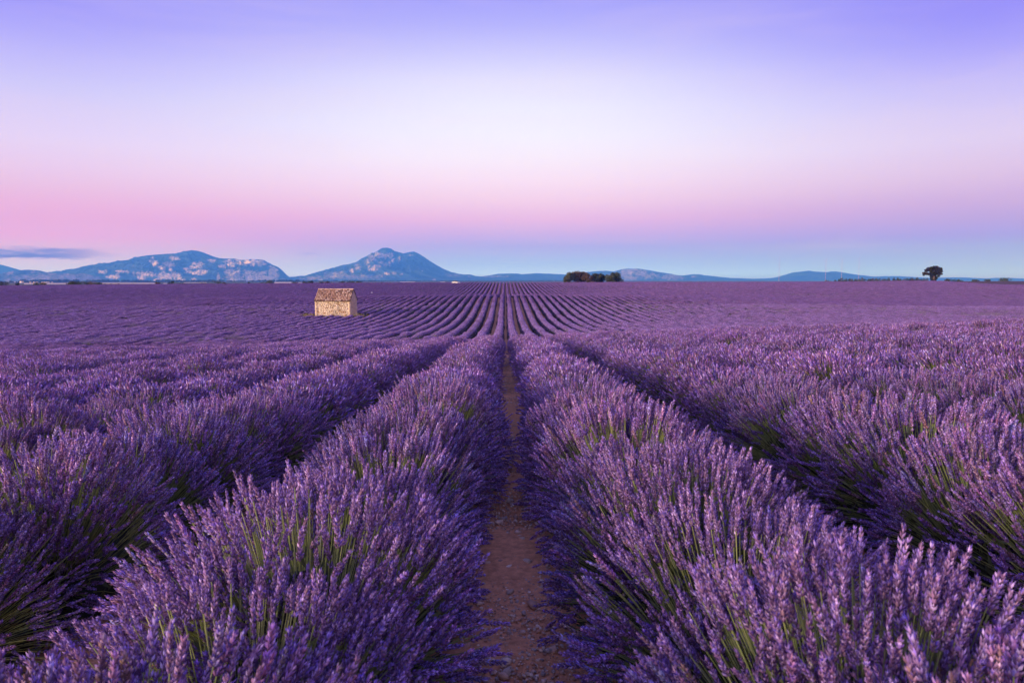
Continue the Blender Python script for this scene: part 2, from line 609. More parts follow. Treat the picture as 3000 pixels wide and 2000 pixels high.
def mountain(name, prof, D, front, nx, ny, patches=(), rock_lvl=0.66, rock_amt=1.0, forest=(0.022, 0.040, 0.030),
             rock=(0.70, 0.58, 0.55), seed=1, rough=0.42, cells=9.0, patch_amt=1.0):
    P = np.array([tuple(px_plane(x, y, D)) for x, y in prof])
    xs = np.linspace(P[0, 0], P[-1, 0], nx)
    ridge = np.interp(xs, P[:, 0], P[:, 2])
    step = (xs[-1] - xs[0]) / nx
    ridge = ridge + (fbm(xs / (step * 5), xs * 0, seed, 4) - 0.5) * step * 0.5
    base = plain_z(D) - 12
    back = front * 0.6
    s = np.concatenate([np.linspace(0, 1, ny), 1 + np.linspace(0.04, 1, ny // 4)])
    S, XX = np.meshgrid(s, xs, indexing='ij')
    RD = np.tile(ridge, (len(s), 1))
    H = np.maximum(RD - base, 1.0)
    sf = np.clip(S, 0, 1)
    k = front / cells
    yy = (S - 1) * np.where(S <= 1, front, back)
    nr = ridged(XX / k / 1.1 + 3 * vnoise(S * 3, S * 0, seed + 3), yy / k * 0.8, seed + 5, 5)
    sm = fbm(XX / k / 2, yy / k / 2, seed + 9, 5)
    shape = sf ** (0.80 + 0.35 * (sm - 0.5))
    # ledges: steep cliff bands separated by gentler wooded slopes
    lw = shape * 4 + sm * 1.6
    fr = lw - np.floor(lw)
    shape = shape + 0.055 * (sstep(0.25, 0.6, fr) - fr) * 4 * sf * (1 - sf)
    shape = shape + rough * (nr - 0.62) * (4 * sf * (1 - sf)) ** 0.8
    shape = np.where(S > 1, 1 - sstep(0, 1, S - 1), shape)
    shape = np.minimum(shape, 0.995 * (sf < 1) + (sf >= 1))
    Z = base + H * shape
    Y = D + yy
    lim = RD * (Y / D) * (0.93 + 0.062 * sf)
    Z = np.where(S < 1, np.minimum(Z, np.maximum(lim, base)), Z)
    V = np.stack([XX.ravel(), Y.ravel(), Z.ravel()], 1)
    ns, nxx = S.shape
    i, j = np.meshgrid(np.arange(ns - 1), np.arange(nxx - 1), indexing='ij')
    q = np.stack([i * nxx + j, i * nxx + j + 1, (i + 1) * nxx + j + 1, (i + 1) * nxx + j], -1).reshape(-1, 4)
    T = np.vstack([q[:, [0, 1, 2]], q[:, [0, 2, 3]]])
    # bare rock shows in patches of its own, broken up by woods
    Mi = np.array(CAM_M.transposed())
    d = (V - np.array(EYE)) @ Mi.T
    px = 1500 + F * d[:, 0] / -d[:, 2]; py = 1000 - F * d[:, 1] / -d[:, 2]
    fine = fbm(px / 8, py / 5, seed + 40, 6, 0.72)
    streaks = fbm(px / 3.2, py / 16, seed + 44, 4, 0.6)
    grit = fbm(px / 2.6, py / 2.0, seed + 47, 3, 0.7)
    mask = np.zeros(len(V))
    for (cx, cy_, rx, ry, a) in patches:
        e = ((px - cx) / rx) ** 2 + ((py - cy_) / ry) ** 2
        mask = np.maximum(mask, patch_amt * a * sstep(1.25, 0.55, e + (fine - 0.5) * 5.0 + (streaks - 0.5) * 2.5 + (grit - 0.5) * 3.0))
    gen = sstep(rock_lvl, rock_lvl + 0.07, fbm(px / 26, py / 15, seed + 50, 5, 0.6)) * rock_amt
    mask = np.clip(np.maximum(mask, gen) * (0.50 + 1.0 * sstep(.34, .60, 0.55 * grit + 0.45 * streaks)), 0, 1)[:, None] * 0.92
    fo = np.array(forest) * (0.65 + 0.7 * fbm(px / 3, py / 3, seed + 60, 3)[:, None]) * (0.35 + 1.2 * sstep(.45, .85, nr.ravel())[:, None])
    ro = np.array(rock) * (0.12 + 1.65 * (0.5 * streaks + 0.5 * fbm(px / 2.4, py / 2.4, seed + 70, 3))[:, None])
    cols = fo * (1 - mask) + ro * mask
    # real relief for the cliffs
    V[:, 1] -= (mask[:, 0] * (streaks - 0.3)) * front * 0.03
    o = link(name, mesh_tri(name, V, T, cols, True, (M_ROCK,)))
    return tag(o, kind="structure")


mountain("mountain", [(-420, 812), (-330, 790), (-240, 764), (-150, 752), (-80, 757), (0, 776), (30, 785), (60, 796), (100, 806), (140, 815), (170, 824)],
         10300, 1500, 300, 60, patches=[(2, 812, 12, 5, .9)], rock_lvl=0.74, seed=2)
mountain("mountain", [(-20, 824), (20, 812), (45, 798), (60, 794), (80, 790), (105, 791), (125, 796), (140, 800), (180, 801), (215, 800.5), (240, 801), (265, 806), (300, 814), (318, 824)],
         7600, 900, 260, 70, patches=[(80, 815, 45, 9, .7), (130, 816, 30, 9, .6), (190, 815, 50, 10, .65), (275, 818, 26, 7, .8), (240, 812, 30, 8, .5)],
         rock_lvl=0.50, rock_amt=0.62, rock=(0.36, 0.28, 0.29), forest=(0.05, 0.06, 0.05), seed=6, rough=0.4)
mountain("mountain", [(165, 823), (200, 810), (230, 800), (245, 790), (260, 783), (300, 773), (330, 769), (350, 764), (390, 760), (410, 752), (430, 748), (480, 744), (520, 742),
                      (540, 737), (560, 732.5), (580, 735), (600, 742), (620, 750), (640, 756), (655, 757), (668, 757.5), (687, 757), (700, 761), (715, 761), (735, 759), (768, 760),
                      (776, 766), (784, 769), (796, 776), (805, 779), (812, 791), (819, 803), (826, 808), (838, 815), (852, 824)],
         9300, 1500, 560, 130,
         patches=[(700, 766, 12, 11, 1), (675, 772, 14, 13, 1), (735, 767, 32, 9, 1), (765, 769, 14, 10, 1), (655, 781, 14, 5, .9), (620, 764, 12, 5, .9),
                  (580, 776, 14, 9, .95), (568, 783, 12, 6, .9), (545, 788, 9, 4, .9), (553, 795, 10, 5, .85), (590, 796, 16, 7, .9), (575, 800, 14, 6, .8),
                  (445, 762, 8, 8, .7), (455, 772, 8, 10, .75), (475, 785, 9, 7, .8), (498, 774, 18, 7, .55), (512, 756, 14, 8, .45), (500, 790, 5, 5, .8),
                  (430, 804, 26, 8, 1), (415, 812, 10, 10, .9), (480, 806, 20, 9, 1), (510, 808, 18, 10, 1), (465, 822, 12, 9, 1), (530, 820, 14, 10, .8), (565, 824, 10, 8, .9),
                  (300, 796, 14, 5, .85), (360, 795, 22, 4, .85), (330, 813, 18, 7, .85), (310, 818, 12, 6, .7), (345, 806, 6, 6, .7), (390, 800, 4, 3, .5),
                  (668, 800, 12, 14, .6), (690, 806, 24, 16, .55), (735, 812, 22, 20, .9), (730, 800, 14, 10, .8), (760, 815, 28, 12, .8), (700, 822, 30, 10, .7),
                  (800, 798, 14, 18, .95), (790, 815, 22, 12, .9), (808, 806, 9, 14, .9), (770, 800, 14, 5, .7), (640, 815, 4, 14, .5), (655, 818, 4, 12, .5), (830, 818, 8, 3, .5)],
         rock_lvl=0.80, seed=11)
mountain("mountain", [(855, 825), (868, 821), (875, 816), (885, 808), (905, 807), (930, 807), (945, 800), (965, 791), (980, 784), (1000, 777), (1020, 774), (1055, 766), (1080, 751),
                      (1100, 738), (1107, 734), (1120, 726), (1135, 725.5), (1145, 728), (1155, 735), (1170, 739), (1181, 742.5), (1195, 739), (1212, 736.5), (1225, 742), (1240, 751),
                      (1260, 765), (1280, 777), (1300, 788), (1320, 796), (1345, 802), (1360, 804), (1378, 804), (1392, 808), (1420, 812), (1460, 818), (1500, 825)],
         10500, 1800, 520, 130,
         patches=[(1108, 746, 12, 9, .9), (1128, 748, 12, 8, .85), (1092, 756, 12, 9, .7), (1144, 750, 7, 9, .85), (1075, 765, 8, 8, .6), (1098, 780, 18, 5, .95), (1095, 789, 16, 4, .95),
                  (1045, 782, 12, 9, .6), (1030, 794, 10, 6, .7), (1152, 762, 6, 6, .7), (1170, 759, 4, 8, .6), (1142, 772, 3, 8, .5), (1115, 768, 8, 6, .5), (1128, 776, 6, 6, .4),
                  (1133, 801, 9, 4, .85), (1155, 800, 7, 4, .6), (1175, 803, 5, 3, .5), (920, 816, 40, 7, .45), (985, 806, 40, 10, .4), (1060, 812, 60, 8, .3), (1272, 820, 4, 5, .6),
                  (1238, 794, 3, 2, .6), (1240, 824, 12, 2, .8), (1330, 806, 26, 5, .25), (1205, 748, 5, 2, .5)],
         rock_lvl=0.82, seed=23, patch_amt=0.75)
mountain("mountain", [(1375, 822), (1400, 811), (1430, 807), (1460, 802), (1490, 801), (1515, 801), (1530, 803.5), (1570, 800), (1590, 801), (1620, 802), (1660, 804), (1700, 801), (1720, 797),
                      (1750, 794), (1775, 793), (1795, 795), (1810, 792), (1825, 788), (1840, 786.5), (1870, 787), (1900, 791), (1930, 797), (1960, 801), (1975, 805), (2000, 807), (2030, 803.5),
                      (2045, 803), (2060, 806), (2100, 810), (2120, 814), (2170, 815), (2220, 817), (2270, 824)],
         11400, 1500, 480, 80, patches=[(1850, 797, 38, 10, .42), (1830, 812, 45, 9, .30), (1890, 806, 40, 10, .35), (1965, 812, 40, 8, .3), (1440, 809, 40, 3, .3)],
         rock_lvl=0.80, rock_amt=0.4, seed=31, rough=0.22)
mountain("mountain", [(2140, 824), (2200, 817), (2260, 814.5), (2280, 812.5), (2300, 806), (2325, 798), (2350, 795), (2370, 792.5), (2385, 795), (2415, 796.5), (2425, 797), (2435, 795), (2450, 795),
                      (2470, 799), (2500, 804), (2520, 807), (2560, 810.5), (2600, 809), (2630, 808.5), (2680, 812), (2720, 813.5), (2760, 813), (2815, 812.5), (2850, 814), (2900, 816.5), (2920, 814),
                      (2940, 813), (2970, 815), (3000, 816), (3080, 812), (3200, 815), (3330, 824)],
         11300, 1300, 420, 70, rock_lvl=0.86, rock_amt=0.3, seed=37, rough=0.2)


# ------------------------------------------------------------------ lavender: the spike and the bush
DUSK = np.array([0.190, 0.105, 0.255]); MAUVE = np.array([0.345, 0.195, 0.455]); VIOL = np.array([0.30, 0.185, 0.69])
BRIGHT = np.array([0.64, 0.48, 1.0]); ROSE = np.array([0.36, 0.22, 0.34])
STEM = np.array([0.26, 0.345, 0.105]); STEM2 = np.array([0.45, 0.50, 0.215]); LEAFC = np.array([0.095, 0.120, 0.062])


def pick_cols(n, r):
    u = r.random(n)
    c = np.where((u < .40)[:, None], DUSK, np.where((u < .63)[:, None], MAUVE, np.where((u < .83)[:, None], VIOL, np.where((u < .95)[:, None], BRIGHT, ROSE))))
    return c * (0.75 + 0.5 * r.random((n, 1)))


def spike_hi(r):
    """flower head along +Z, 1 unit long: whorls of small florets round the stem"""
    V = []; Fc = []; C = []
    n = 0
    hs = [-0.30] * (r.random() < .5) + [0.02, 0.16, 0.30, 0.44, 0.58, 0.71, 0.84]
    for wi, h in enumerate(hs):
        nf = 6 if h < .8 else 5
        rad = 0.118 * (1.0 - 0.42 * max(h, 0) ** 2) * (0.85 + .3 * r.random())
        cols = pick_cols(nf, r)
        ph = r.random() * 6.28
        for k in range(nf):
            a = ph + 6.283 * k / nf + r.normal() * .15
            ca, sa = math.cos(a), math.sin(a)
            ln = 0.135 * (0.75 + .5 * r.random()); wd = 0.040 * (0.8 + .5 * r.random())
            hh = h + r.normal() * .02
            ro = rad * (0.9 + .35 * r.random())
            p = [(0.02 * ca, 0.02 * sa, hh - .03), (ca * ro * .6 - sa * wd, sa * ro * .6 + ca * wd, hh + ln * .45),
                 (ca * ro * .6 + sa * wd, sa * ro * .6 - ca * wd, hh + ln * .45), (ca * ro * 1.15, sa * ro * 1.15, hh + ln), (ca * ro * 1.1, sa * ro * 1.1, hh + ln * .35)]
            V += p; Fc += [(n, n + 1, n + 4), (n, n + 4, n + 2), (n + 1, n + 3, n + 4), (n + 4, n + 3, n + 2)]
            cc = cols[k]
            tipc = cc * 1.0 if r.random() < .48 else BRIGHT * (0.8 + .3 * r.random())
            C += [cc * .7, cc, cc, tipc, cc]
            n += 5
    V += [(.05, 0, .86), (-.03, .045, .86), (-.03, -.045, .86), (0, 0, 1.06)]
    Fc += [(n, n + 1, n + 3), (n + 1, n + 2, n + 3), (n + 2, n, n + 3)]
    cc = pick_cols(1, r)[0]; C += [cc] * 4
    return np.array(V), np.array(Fc), np.array(C)


def spike_mid(r):
    V = []; Fc = []; C = []; n = 0
    for h, rad in ((0.0, .13), (0.34, .135), (0.66, .10)):
        cols = pick_cols(3, r); ph = r.random() * 6.28
        for k in range(3):
            a = ph + 2.094 * k; ca, sa = math.cos(a), math.sin(a); wd = .085
            V += [(0, 0, h - .04), (ca * rad - sa * wd, sa * rad + ca * wd, h + .2), (ca * rad + sa * wd, sa * rad - ca * wd, h + .2), (ca * rad * .8, sa * rad * .8, h + .42)]
            Fc += [(n, n + 1, n + 2), (n + 1, n + 3, n + 2)]
            C += [cols[k] * .8, cols[k], cols[k], cols[k]]; n += 4
    return np.array(V), np.array(Fc), np.array(C)


def spike_far(r):
    V = []; Fc = []; C = []; n = 0
    for h in (0.0, 0.48):
        c = pick_cols(1, r)[0]
        ph = r.random() * 6.28
        ring = [(0.17 * math.cos(ph + 2.094 * k), 0.17 * math.sin(ph + 2.094 * k), h + .22) for k in range(3)]
        V += [(0, 0, h - .05)] + ring + [(0, 0, h + .58)]
        for k in range(3):
            k2 = (k + 1) % 3
            Fc += [(n, n + 1 + k2, n + 1 + k), (n + 4, n + 1 + k, n + 1 + k2)]
        C += [c] * 5; n += 5
    return np.array(V), np.array(Fc), np.array(C)


def spike_tiny(r):
    c = pick_cols(1, r)[0]
    ph = r.random() * 6.28
    ring = [(0.22 * math.cos(ph + 2.094 * k), 0.22 * math.sin(ph + 2.094 * k), .25) for k in range(3)]
    V = [(0, 0, -.1)] + ring + [(0, 0, 1.0)]
    Fc = []
    for k in range(3):
        k2 = (k + 1) % 3
        Fc += [(0, 1 + k2, 1 + k), (4, 1 + k, 1 + k2)]
    return np.array(V), np.array(Fc), np.array([c] * 5)


def frames(dirs, r):
    """rotation matrices whose Z column is dirs"""
    z = dirs / np.linalg.norm(dirs, axis=1)[:, None]
    a = np.where(np.abs(z[:, 2:3]) < .9, np.array([[0, 0, 1.0]]), np.array([[1.0, 0, 0]]))
    x = np.cross(a, z); x /= np.linalg.norm(x, axis=1)[:, None]
    y = np.cross(z, x)
    t = r.random(len(z)) * 6.283
    c, s = np.cos(t)[:, None], np.sin(t)[:, None]
    return np.stack([x * c + y * s, -x * s + y * c, z], axis=2)


def batch(mb, temps, which, mats, pos, scl, tint=None):
    for ti, (V, Fc, C) in enumerate(temps):
        idx = np.nonzero(which == ti)[0]
        if len(idx) == 0: continue
        P = np.einsum('nij,nvj->nvi', mats[idx], V[None] * scl[idx][:, None, :]) + pos[idx][:, None, :]
        n, v = P.shape[:2]
        FF = Fc[None] + (np.arange(n) * v)[:, None, None]
        CC = np.tile(C[None], (n, 1, 1))
        if tint is not None: CC = CC * tint[idx][:, None, :]
        mb.add(P.reshape(-1, 3), FF.reshape(-1, 3), CC.reshape(-1, 3))


def bush_points(nspk, r, ax=.605, ay=.58, z0=.11, h=.625, part=.49, low=.22):
    """stem feet, tips and tip directions of one dome-shaped bush"""
    n = int(nspk * 3.4)
    phi = r.random(n) * 6.283; ct = r.random(n) ** 0.92
    ct = -0.10 + 1.10 * ct
    st = np.sqrt(np.clip(1 - ct ** 2, 0, 1))
    sd = int(r.integers(1000))
    dens = fbm(np.cos(phi) * st * 3.2 + 5, np.sin(phi) * st * 3.2 + ct * 2 + 9, sd, 3)
    keep = ((dens > part) | (r.random(n) < .17)) & (r.random(n) < np.clip((ct - .08) / .48, low, 1))
    phi, ct, st, dens = phi[keep][:nspk], ct[keep][:nspk], st[keep][:nspk], dens[keep][:nspk]
    n = len(phi)
    lump = 0.95 + 0.13 * (fbm(np.cos(phi) * st * 2 + 3, np.sin(phi) * st * 2 + 7, sd + 1, 2) - .5) * 2
    jit = lump * (0.83 + 0.19 * r.random(n) ** 0.7)
    full = st ** 0.85
    tip = np.stack([ax * full * np.cos(phi) * jit, ay * full * np.sin(phi) * jit, z0 + h * np.sign(ct) * np.abs(ct) ** 0.74 * jit + 0.015 * r.normal(size=n)], 1)
    tip[:, 2] = np.maximum(tip[:, 2], .055 + .04 * r.random(n))
    foot = np.stack([tip[:, 0] * .30, tip[:, 1] * .30, .07 + .10 * np.clip(ct, 0, 1)], 1) + r.normal(size=(n, 3)) * .012
    d = tip - foot
    ctrl = foot + d * .5 + np.stack([d[:, 0] * .06, d[:, 1] * .06, .05 * st], 1)
    tang = tip - ctrl
    tang[:, 2] += .10 * r.random(n) * np.linalg.norm(tang, axis=1)
    tang += r.normal(size=(n, 3)) * .035
    return foot, ctrl, tip, tang


def add_stems(mb, foot, ctrl, tip, r, wd, nseg=3):
    n = len(foot)
    side = np.cross(tip - foot, r.normal(size=(n, 3)))
    side /= np.linalg.norm(side, axis=1)[:, None] + 1e-9
    side2 = np.cross(tip - foot, side); side2 /= np.linalg.norm(side2, axis=1)[:, None] + 1e-9
    V = np.zeros((n, (nseg + 1) * 3, 3)); C = np.zeros_like(V)
    mixv = r.random((n, 1)) ** 1.4
    base = STEM * (1 - mixv) + STEM2 * mixv
    base = base * (0.7 + .5 * r.random((n, 1)))
    for i in range(nseg + 1):
        t = i / nseg
        p = foot * (1 - t) ** 2 + ctrl * 2 * t * (1 - t) + tip * t * t
        for k in range(3):
            a = 2.0944 * k
            V[:, i * 3 + k] = p + (side * math.cos(a) + side2 * math.sin(a)) * wd
            C[:, i * 3 + k] = base
    Fc = []
    for i in range(nseg):
        for k in range(3):
            k2 = (k + 1) % 3
            Fc += [(i * 3 + k, i * 3 + k2, i * 3 + 3 + k2), (i * 3 + k, i * 3 + 3 + k2, i * 3 + 3 + k)]
    Fc = np.array(Fc)[None] + (np.arange(n) * (nseg + 1) * 3)[:, None, None]
    mb.add(V.reshape(-1, 3), Fc.reshape(-1, 3), C.reshape(-1, 3))


def add_leaves(mb, n, r, ax=.42, ay=.50, h=.47, size=.055):
    phi = r.random(n) * 6.283; ct = r.random(n) ** 1.5; st = np.sqrt(1 - ct ** 2)
    q = 0.72 + 0.40 * r.random(n)
    p = np.stack([ax * st * np.cos(phi) * q, ay * st * np.sin(phi) * q, .03 + h * ct * q], 1)
    d = np.stack([st * np.cos(phi), st * np.sin(phi), ct * .8 + .4], 1) + r.normal(size=(n, 3)) * .35
    d /= np.linalg.norm(d, axis=1)[:, None]
    s = np.cross(d, r.normal(size=(n, 3))); s /= np.linalg.norm(s, axis=1)[:, None]
    ln = size * (.6 + .8 * r.random((n, 1))); wd = ln * .11
    V = np.stack([p, p + d * ln * .5 + s * wd, p + d * ln * .5 - s * wd, p + d * ln], 1)
    Fc = np.array([(0, 2, 1), (1, 2, 3)])[None] + (np.arange(n) * 4)[:, None, None]
    c = LEAFC * (0.6 + .8 * r.random((n, 1, 1))) * np.ones((1, 4, 1))
    mb.add(V.reshape(-1, 3), Fc.reshape(-1, 3), c.reshape(-1, 3))


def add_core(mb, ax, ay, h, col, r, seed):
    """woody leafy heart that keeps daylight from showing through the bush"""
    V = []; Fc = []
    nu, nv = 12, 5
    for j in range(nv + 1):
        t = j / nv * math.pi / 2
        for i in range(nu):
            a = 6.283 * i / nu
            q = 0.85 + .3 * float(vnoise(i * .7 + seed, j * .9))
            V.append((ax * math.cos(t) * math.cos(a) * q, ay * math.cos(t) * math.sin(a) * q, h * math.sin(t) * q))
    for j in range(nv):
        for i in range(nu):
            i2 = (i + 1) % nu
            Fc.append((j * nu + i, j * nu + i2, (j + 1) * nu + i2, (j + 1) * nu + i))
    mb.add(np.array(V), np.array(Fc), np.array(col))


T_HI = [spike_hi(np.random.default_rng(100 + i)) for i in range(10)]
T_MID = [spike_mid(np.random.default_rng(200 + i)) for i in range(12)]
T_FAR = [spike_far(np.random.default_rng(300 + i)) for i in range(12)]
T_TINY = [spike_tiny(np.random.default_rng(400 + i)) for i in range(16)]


def spikes_for(tip, tang, r, temps, ln0=.058, ln1=.088, fat=1.0):
    n = len(tip)
    Mx = frames(tang, r)
    ln = ln0 + (ln1 - ln0) * r.random(n)
    scl = np.stack([ln * fat, ln * fat, ln], 1) * np.ones((n, 3))
    scl[:, :2] *= (0.8 + .35 * r.random((n, 1)))
    which = r.integers(0, len(temps), n)
    v = 0.8 + .4 * r.random((n, 1))
    tint = v * (1 + np.stack([.10 * r.normal(size=n), .05 * r.normal(size=n), .08 * r.normal(size=n)], 1))
    old = r.random(n) < .035
    tint[old] *= np.array([.95, 1.05, .55])          # heads that have gone over
    return which, Mx, tip, scl, np.clip(tint, .3, 1.7)


class Bush: pass


def make_bush(seed, nspk, temps, stem_w, nseg, leaves, fat=1.0, ln=(.068, .112), part=.49, low=.22):
    r = np.random.default_rng(seed)
    b = Bush()
    foot, ctrl, tip, tang = bush_points(nspk, r, part=part, low=low)
    b.spk = spikes_for(tip, tang, r, temps, ln[0], ln[1], fat)
    m = MB(); add_stems(m, foot, ctrl, tip, r, stem_w, nseg); b.stems = m
    m = MB(); batch(m, temps, *b.spk); b.spikes = m
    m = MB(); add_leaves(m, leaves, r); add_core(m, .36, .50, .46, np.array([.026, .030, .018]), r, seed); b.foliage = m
    return b


HI = [make_bush(500 + i, 1180, T_HI, .0017, 4, 1500, fat=.66, part=.505, low=.60) for i in range(3)]
MID = [make_bush(600 + i, 1080, T_MID, .0019, 2, 500, fat=.80, part=.45, low=.38) for i in range(4)]
for b in HI + MID:
    b.m_stems = b.stems.mesh("stems", M_LAV)
    b.m_spikes = b.spikes.mesh("flower_spikes", M_LAV)
    b.m_foliage = b.foliage.mesh("foliage", M_LAV)
SPIKE_ME = [mesh_tri("flower_spike", V, Fc, C, False, (M_LAV,)) for V, Fc, C in T_HI]


# rows and plants ----------------------------------------------------------------
def row_x(k, Y):
    return (k + .5) * ROW - (0.04 if k == 0 else -0.06 if k == -1 else 0.0) + 0.10 * (fbm(Y / 5.0, np.full_like(np.asarray(Y, float), k * 3.7), 90, 2) - .5) * 2


def ordinal(n):
    names = ["first", "second", "third", "fourth", "fifth", "sixth", "seventh", "eighth", "ninth", "tenth", "eleventh", "twelfth", "thirteenth", "fourteenth", "fifteenth",
             "sixteenth", "seventeenth", "eighteenth", "nineteenth", "twentieth", "twenty-first", "twenty-second", "twenty-third", "twenty-fourth", "twenty-fifth", "twenty-sixth",
             "twenty-seventh", "twenty-eighth", "twenty-ninth", "thirtieth", "thirty-first", "thirty-second", "thirty-third", "thirty-fourth", "thirty-fifth", "thirty-sixth",
             "thirty-seventh", "thirty-eighth", "thirty-ninth", "fortieth"]
    return names[n - 1] if n <= len(names) else "%dth" % n


def project(X, Y, Z):
    d = (np.stack([X, Y, Z], -1) - np.array(EYE)) @ np.array(CAM_M)
    dep = -d[..., 2]
    return 1500 + F * d[..., 0] / np.maximum(dep, .01), 1000 - F * d[..., 1] / np.maximum(dep, .01), dep


NEAR_Y = 26.0
STEP = 0.64
cands = []
for k in range(-16, 16):
    Ys = np.arange(0.25 + (k * 0.37) % STEP, NEAR_Y, STEP)
    Ys = Ys + rng.normal(size=len(Ys)) * .05
    Xs = row_x(k, Ys) + rng.normal(size=len(Ys)) * .03
    for x, y in zip(Xs, Ys):
        cands.append((k, x, y))
cx_ = np.array([c[1] for c in cands]); cy_ = np.array([c[2] for c in cands]); ck_ = np.array([c[0] for c in cands])
cz_ = zground(cx_, cy_)
pxc, pyc, dep = project(cx_, cy_, cz_ + .45)
rad_px = F * .75 / np.maximum(dep, .3)
vis = (dep > .5) & (pxc > -rad_px) & (pxc < 3000 + rad_px) & (pyc < 2000 + rad_px) & (pyc > 700)
size = np.where(vis, rad_px, 0)
# only what actually falls inside the frame counts towards size
inside = (pxc > -0.3 * rad_px) & (pxc < 3000 + .3 * rad_px) & (pyc < 2000 + .45 * rad_px)
size = np.where(inside, size, size * .3)
order = np.argsort(-size)
chosen = set(order[:300].tolist())
single = [i for i in order[:40] if inside[i]][:6]          # the nearest bushes: their largest flower spikes are parts of their own
per_row = {}
for i in sorted(chosen, key=lambda i: cy_[i]):
    per_row.setdefault(ck_[i], []).append(i)
rank = {}
for k, lst in per_row.items():
    for n, i in enumerate(lst): rank[i] = n + 1
rp = random.Random(5)
for i in sorted(chosen, key=lambda i: cy_[i]):
    k = int(ck_[i]); d = float(dep[i])
    side = "right" if k >= 0 else "left"
    rn = k + 1 if k >= 0 else -k
    lab = "purple lavender bush, %s from the front in the %s row %s of the path" % (ordinal(rank[i]), ordinal(rn), side)
    root = empty("lavender_bush", (cx_[i], cy_[i], cz_[i]), math.pi * rp.randint(0, 1) + rp.uniform(-.25, .25))
    s = rp.uniform(.93, 1.08)
    gap_side = 1.0
    root.scale = (s * (1 if rp.random() < .5 else -1) * gap_side, s, s * rp.uniform(.95, 1.07))
    tag(root, lab, "lavender", "lavender bushes in the near rows")
    b = HI[rp.randrange(len(HI))] if d < 7.0 else MID[rp.randrange(len(MID))]
    tag(link("stems", b.m_stems, root), kind="stuff")
    link("foliage", b.m_foliage, root)
    if i in single:
        which, Mx, pos, scl, tint = b.spk
        bpy.context.view_layer.update()
        mw = np.array(root.matrix_basis)
        wp = pos @ mw[:3, :3].T + mw[:3, 3]
        px_, py_, dp = project(wp[:, 0], wp[:, 1], wp[:, 2])
        ok = (px_ > -20) & (px_ < 3020) & (py_ < 2020) & (dp > .3)
        score = np.where(ok, 1.0 / dp + .8 * (wp[:, 2] - cz_[i]), -1)
        sel = np.argsort(-score)[:300]
        rest = np.ones(len(pos), bool); rest[sel] = False
        for j in sel:
            o = bpy.data.objects.new("flower_spike", SPIKE_ME[which[j]])
            COL.objects.link(o); o.parent = root
            M4 = np.eye(4); M4[:3, :3] = Mx[j] * scl[j][None, :]; M4[:3, 3] = pos[j]
            o.matrix_local = Matrix(M4.tolist())
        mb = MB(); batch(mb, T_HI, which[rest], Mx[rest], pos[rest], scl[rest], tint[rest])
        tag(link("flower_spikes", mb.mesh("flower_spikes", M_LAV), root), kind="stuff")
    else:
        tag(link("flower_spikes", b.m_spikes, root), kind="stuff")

# prototypes scattered along the rows farther off
PROTO = bpy.data.collections.new("lavender_prototypes")
pidx = 0
GROUPS = {}


def add_proto(kind, mb):
    global pidx
    o = bpy.data.objects.new("proto_%02d" % pidx, mb.mesh("proto_%02d" % pidx, M_LAV))
    PROTO.objects.link(o)
    GROUPS.setdefault(kind, []).append(pidx)
    pidx += 1


def joined(*mbs):
    m = MB()
    for b in mbs:
        for v, f, c in zip(b.v, b.f, b.c):
            m.v.append(v)
        off = 0
    m = MB()
    for b in mbs:
        V = np.vstack(b.v); Fc = np.vstack(b.f); C = np.vstack(b.c)
        m.add(V, Fc, C)
    return m


for b in MID:
    add_proto("mid", joined(b.stems, b.spikes, b.foliage))
for i in range(2):
    b = make_bush(650 + i, 420, T_MID, .0018, 2, 900, fat=1.1)
    add_proto("midgreen", joined(b.stems, b.spikes, b.foliage))


def hedge_piece(seed, length, nspk, temps, ln, fat, nst, green=False, leaf=200, wst=.003):
    r = np.random.default_rng(seed)
    a = math.pi * (.5 + np.where(r.random(nspk) < .92, .26, .44) * np.sign(r.random(nspk) - .5) * r.random(nspk))
    y = (r.random(nspk) - .5) * length
    lump = 0.94 + .16 * (fbm(y / .55 + 9, a * .9, seed, 3) - .5) * 2
    jit = lump * (0.84 + .2 * r.random(nspk))
    ca, sa = np.cos(a), np.sin(a)
    tip = np.stack([.50 * np.sign(ca) * np.abs(ca) ** .85 * jit, y, np.maximum(.10 + .69 * sa ** .80 * jit, .06)], 1)
    tang = np.stack([ca * .9, r.normal(size=nspk) * .35, sa + .15], 1) + r.normal(size=(nspk, 3)) * .15
    m = MB()
    batch(m, temps, *spikes_for(tip, tang, r, temps, ln[0], ln[1], fat))
    if nst:
        j = r.integers(0, nspk, nst)
        foot = tip[j] * np.array([.35, 1, .4])
        add_stems(m, foot, (foot + tip[j]) * .5 + np.array([0, 0, .04]), tip[j], r, wst, 1)
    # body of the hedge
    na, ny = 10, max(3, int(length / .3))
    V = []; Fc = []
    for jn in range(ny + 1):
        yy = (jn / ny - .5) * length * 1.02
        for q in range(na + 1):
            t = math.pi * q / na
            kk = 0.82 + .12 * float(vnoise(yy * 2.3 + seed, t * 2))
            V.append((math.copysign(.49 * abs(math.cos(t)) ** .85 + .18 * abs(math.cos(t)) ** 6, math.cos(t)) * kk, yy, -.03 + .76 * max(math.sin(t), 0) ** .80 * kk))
    for jn in range(ny):
        for q in range(na):
            c0 = jn * (na + 1) + q
            Fc.append((c0, c0 + na + 1, c0 + na + 2, c0 + 1))
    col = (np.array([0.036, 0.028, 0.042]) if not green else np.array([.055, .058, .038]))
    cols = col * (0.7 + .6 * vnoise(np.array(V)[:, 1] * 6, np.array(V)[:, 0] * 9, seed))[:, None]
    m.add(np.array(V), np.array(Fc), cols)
    return m


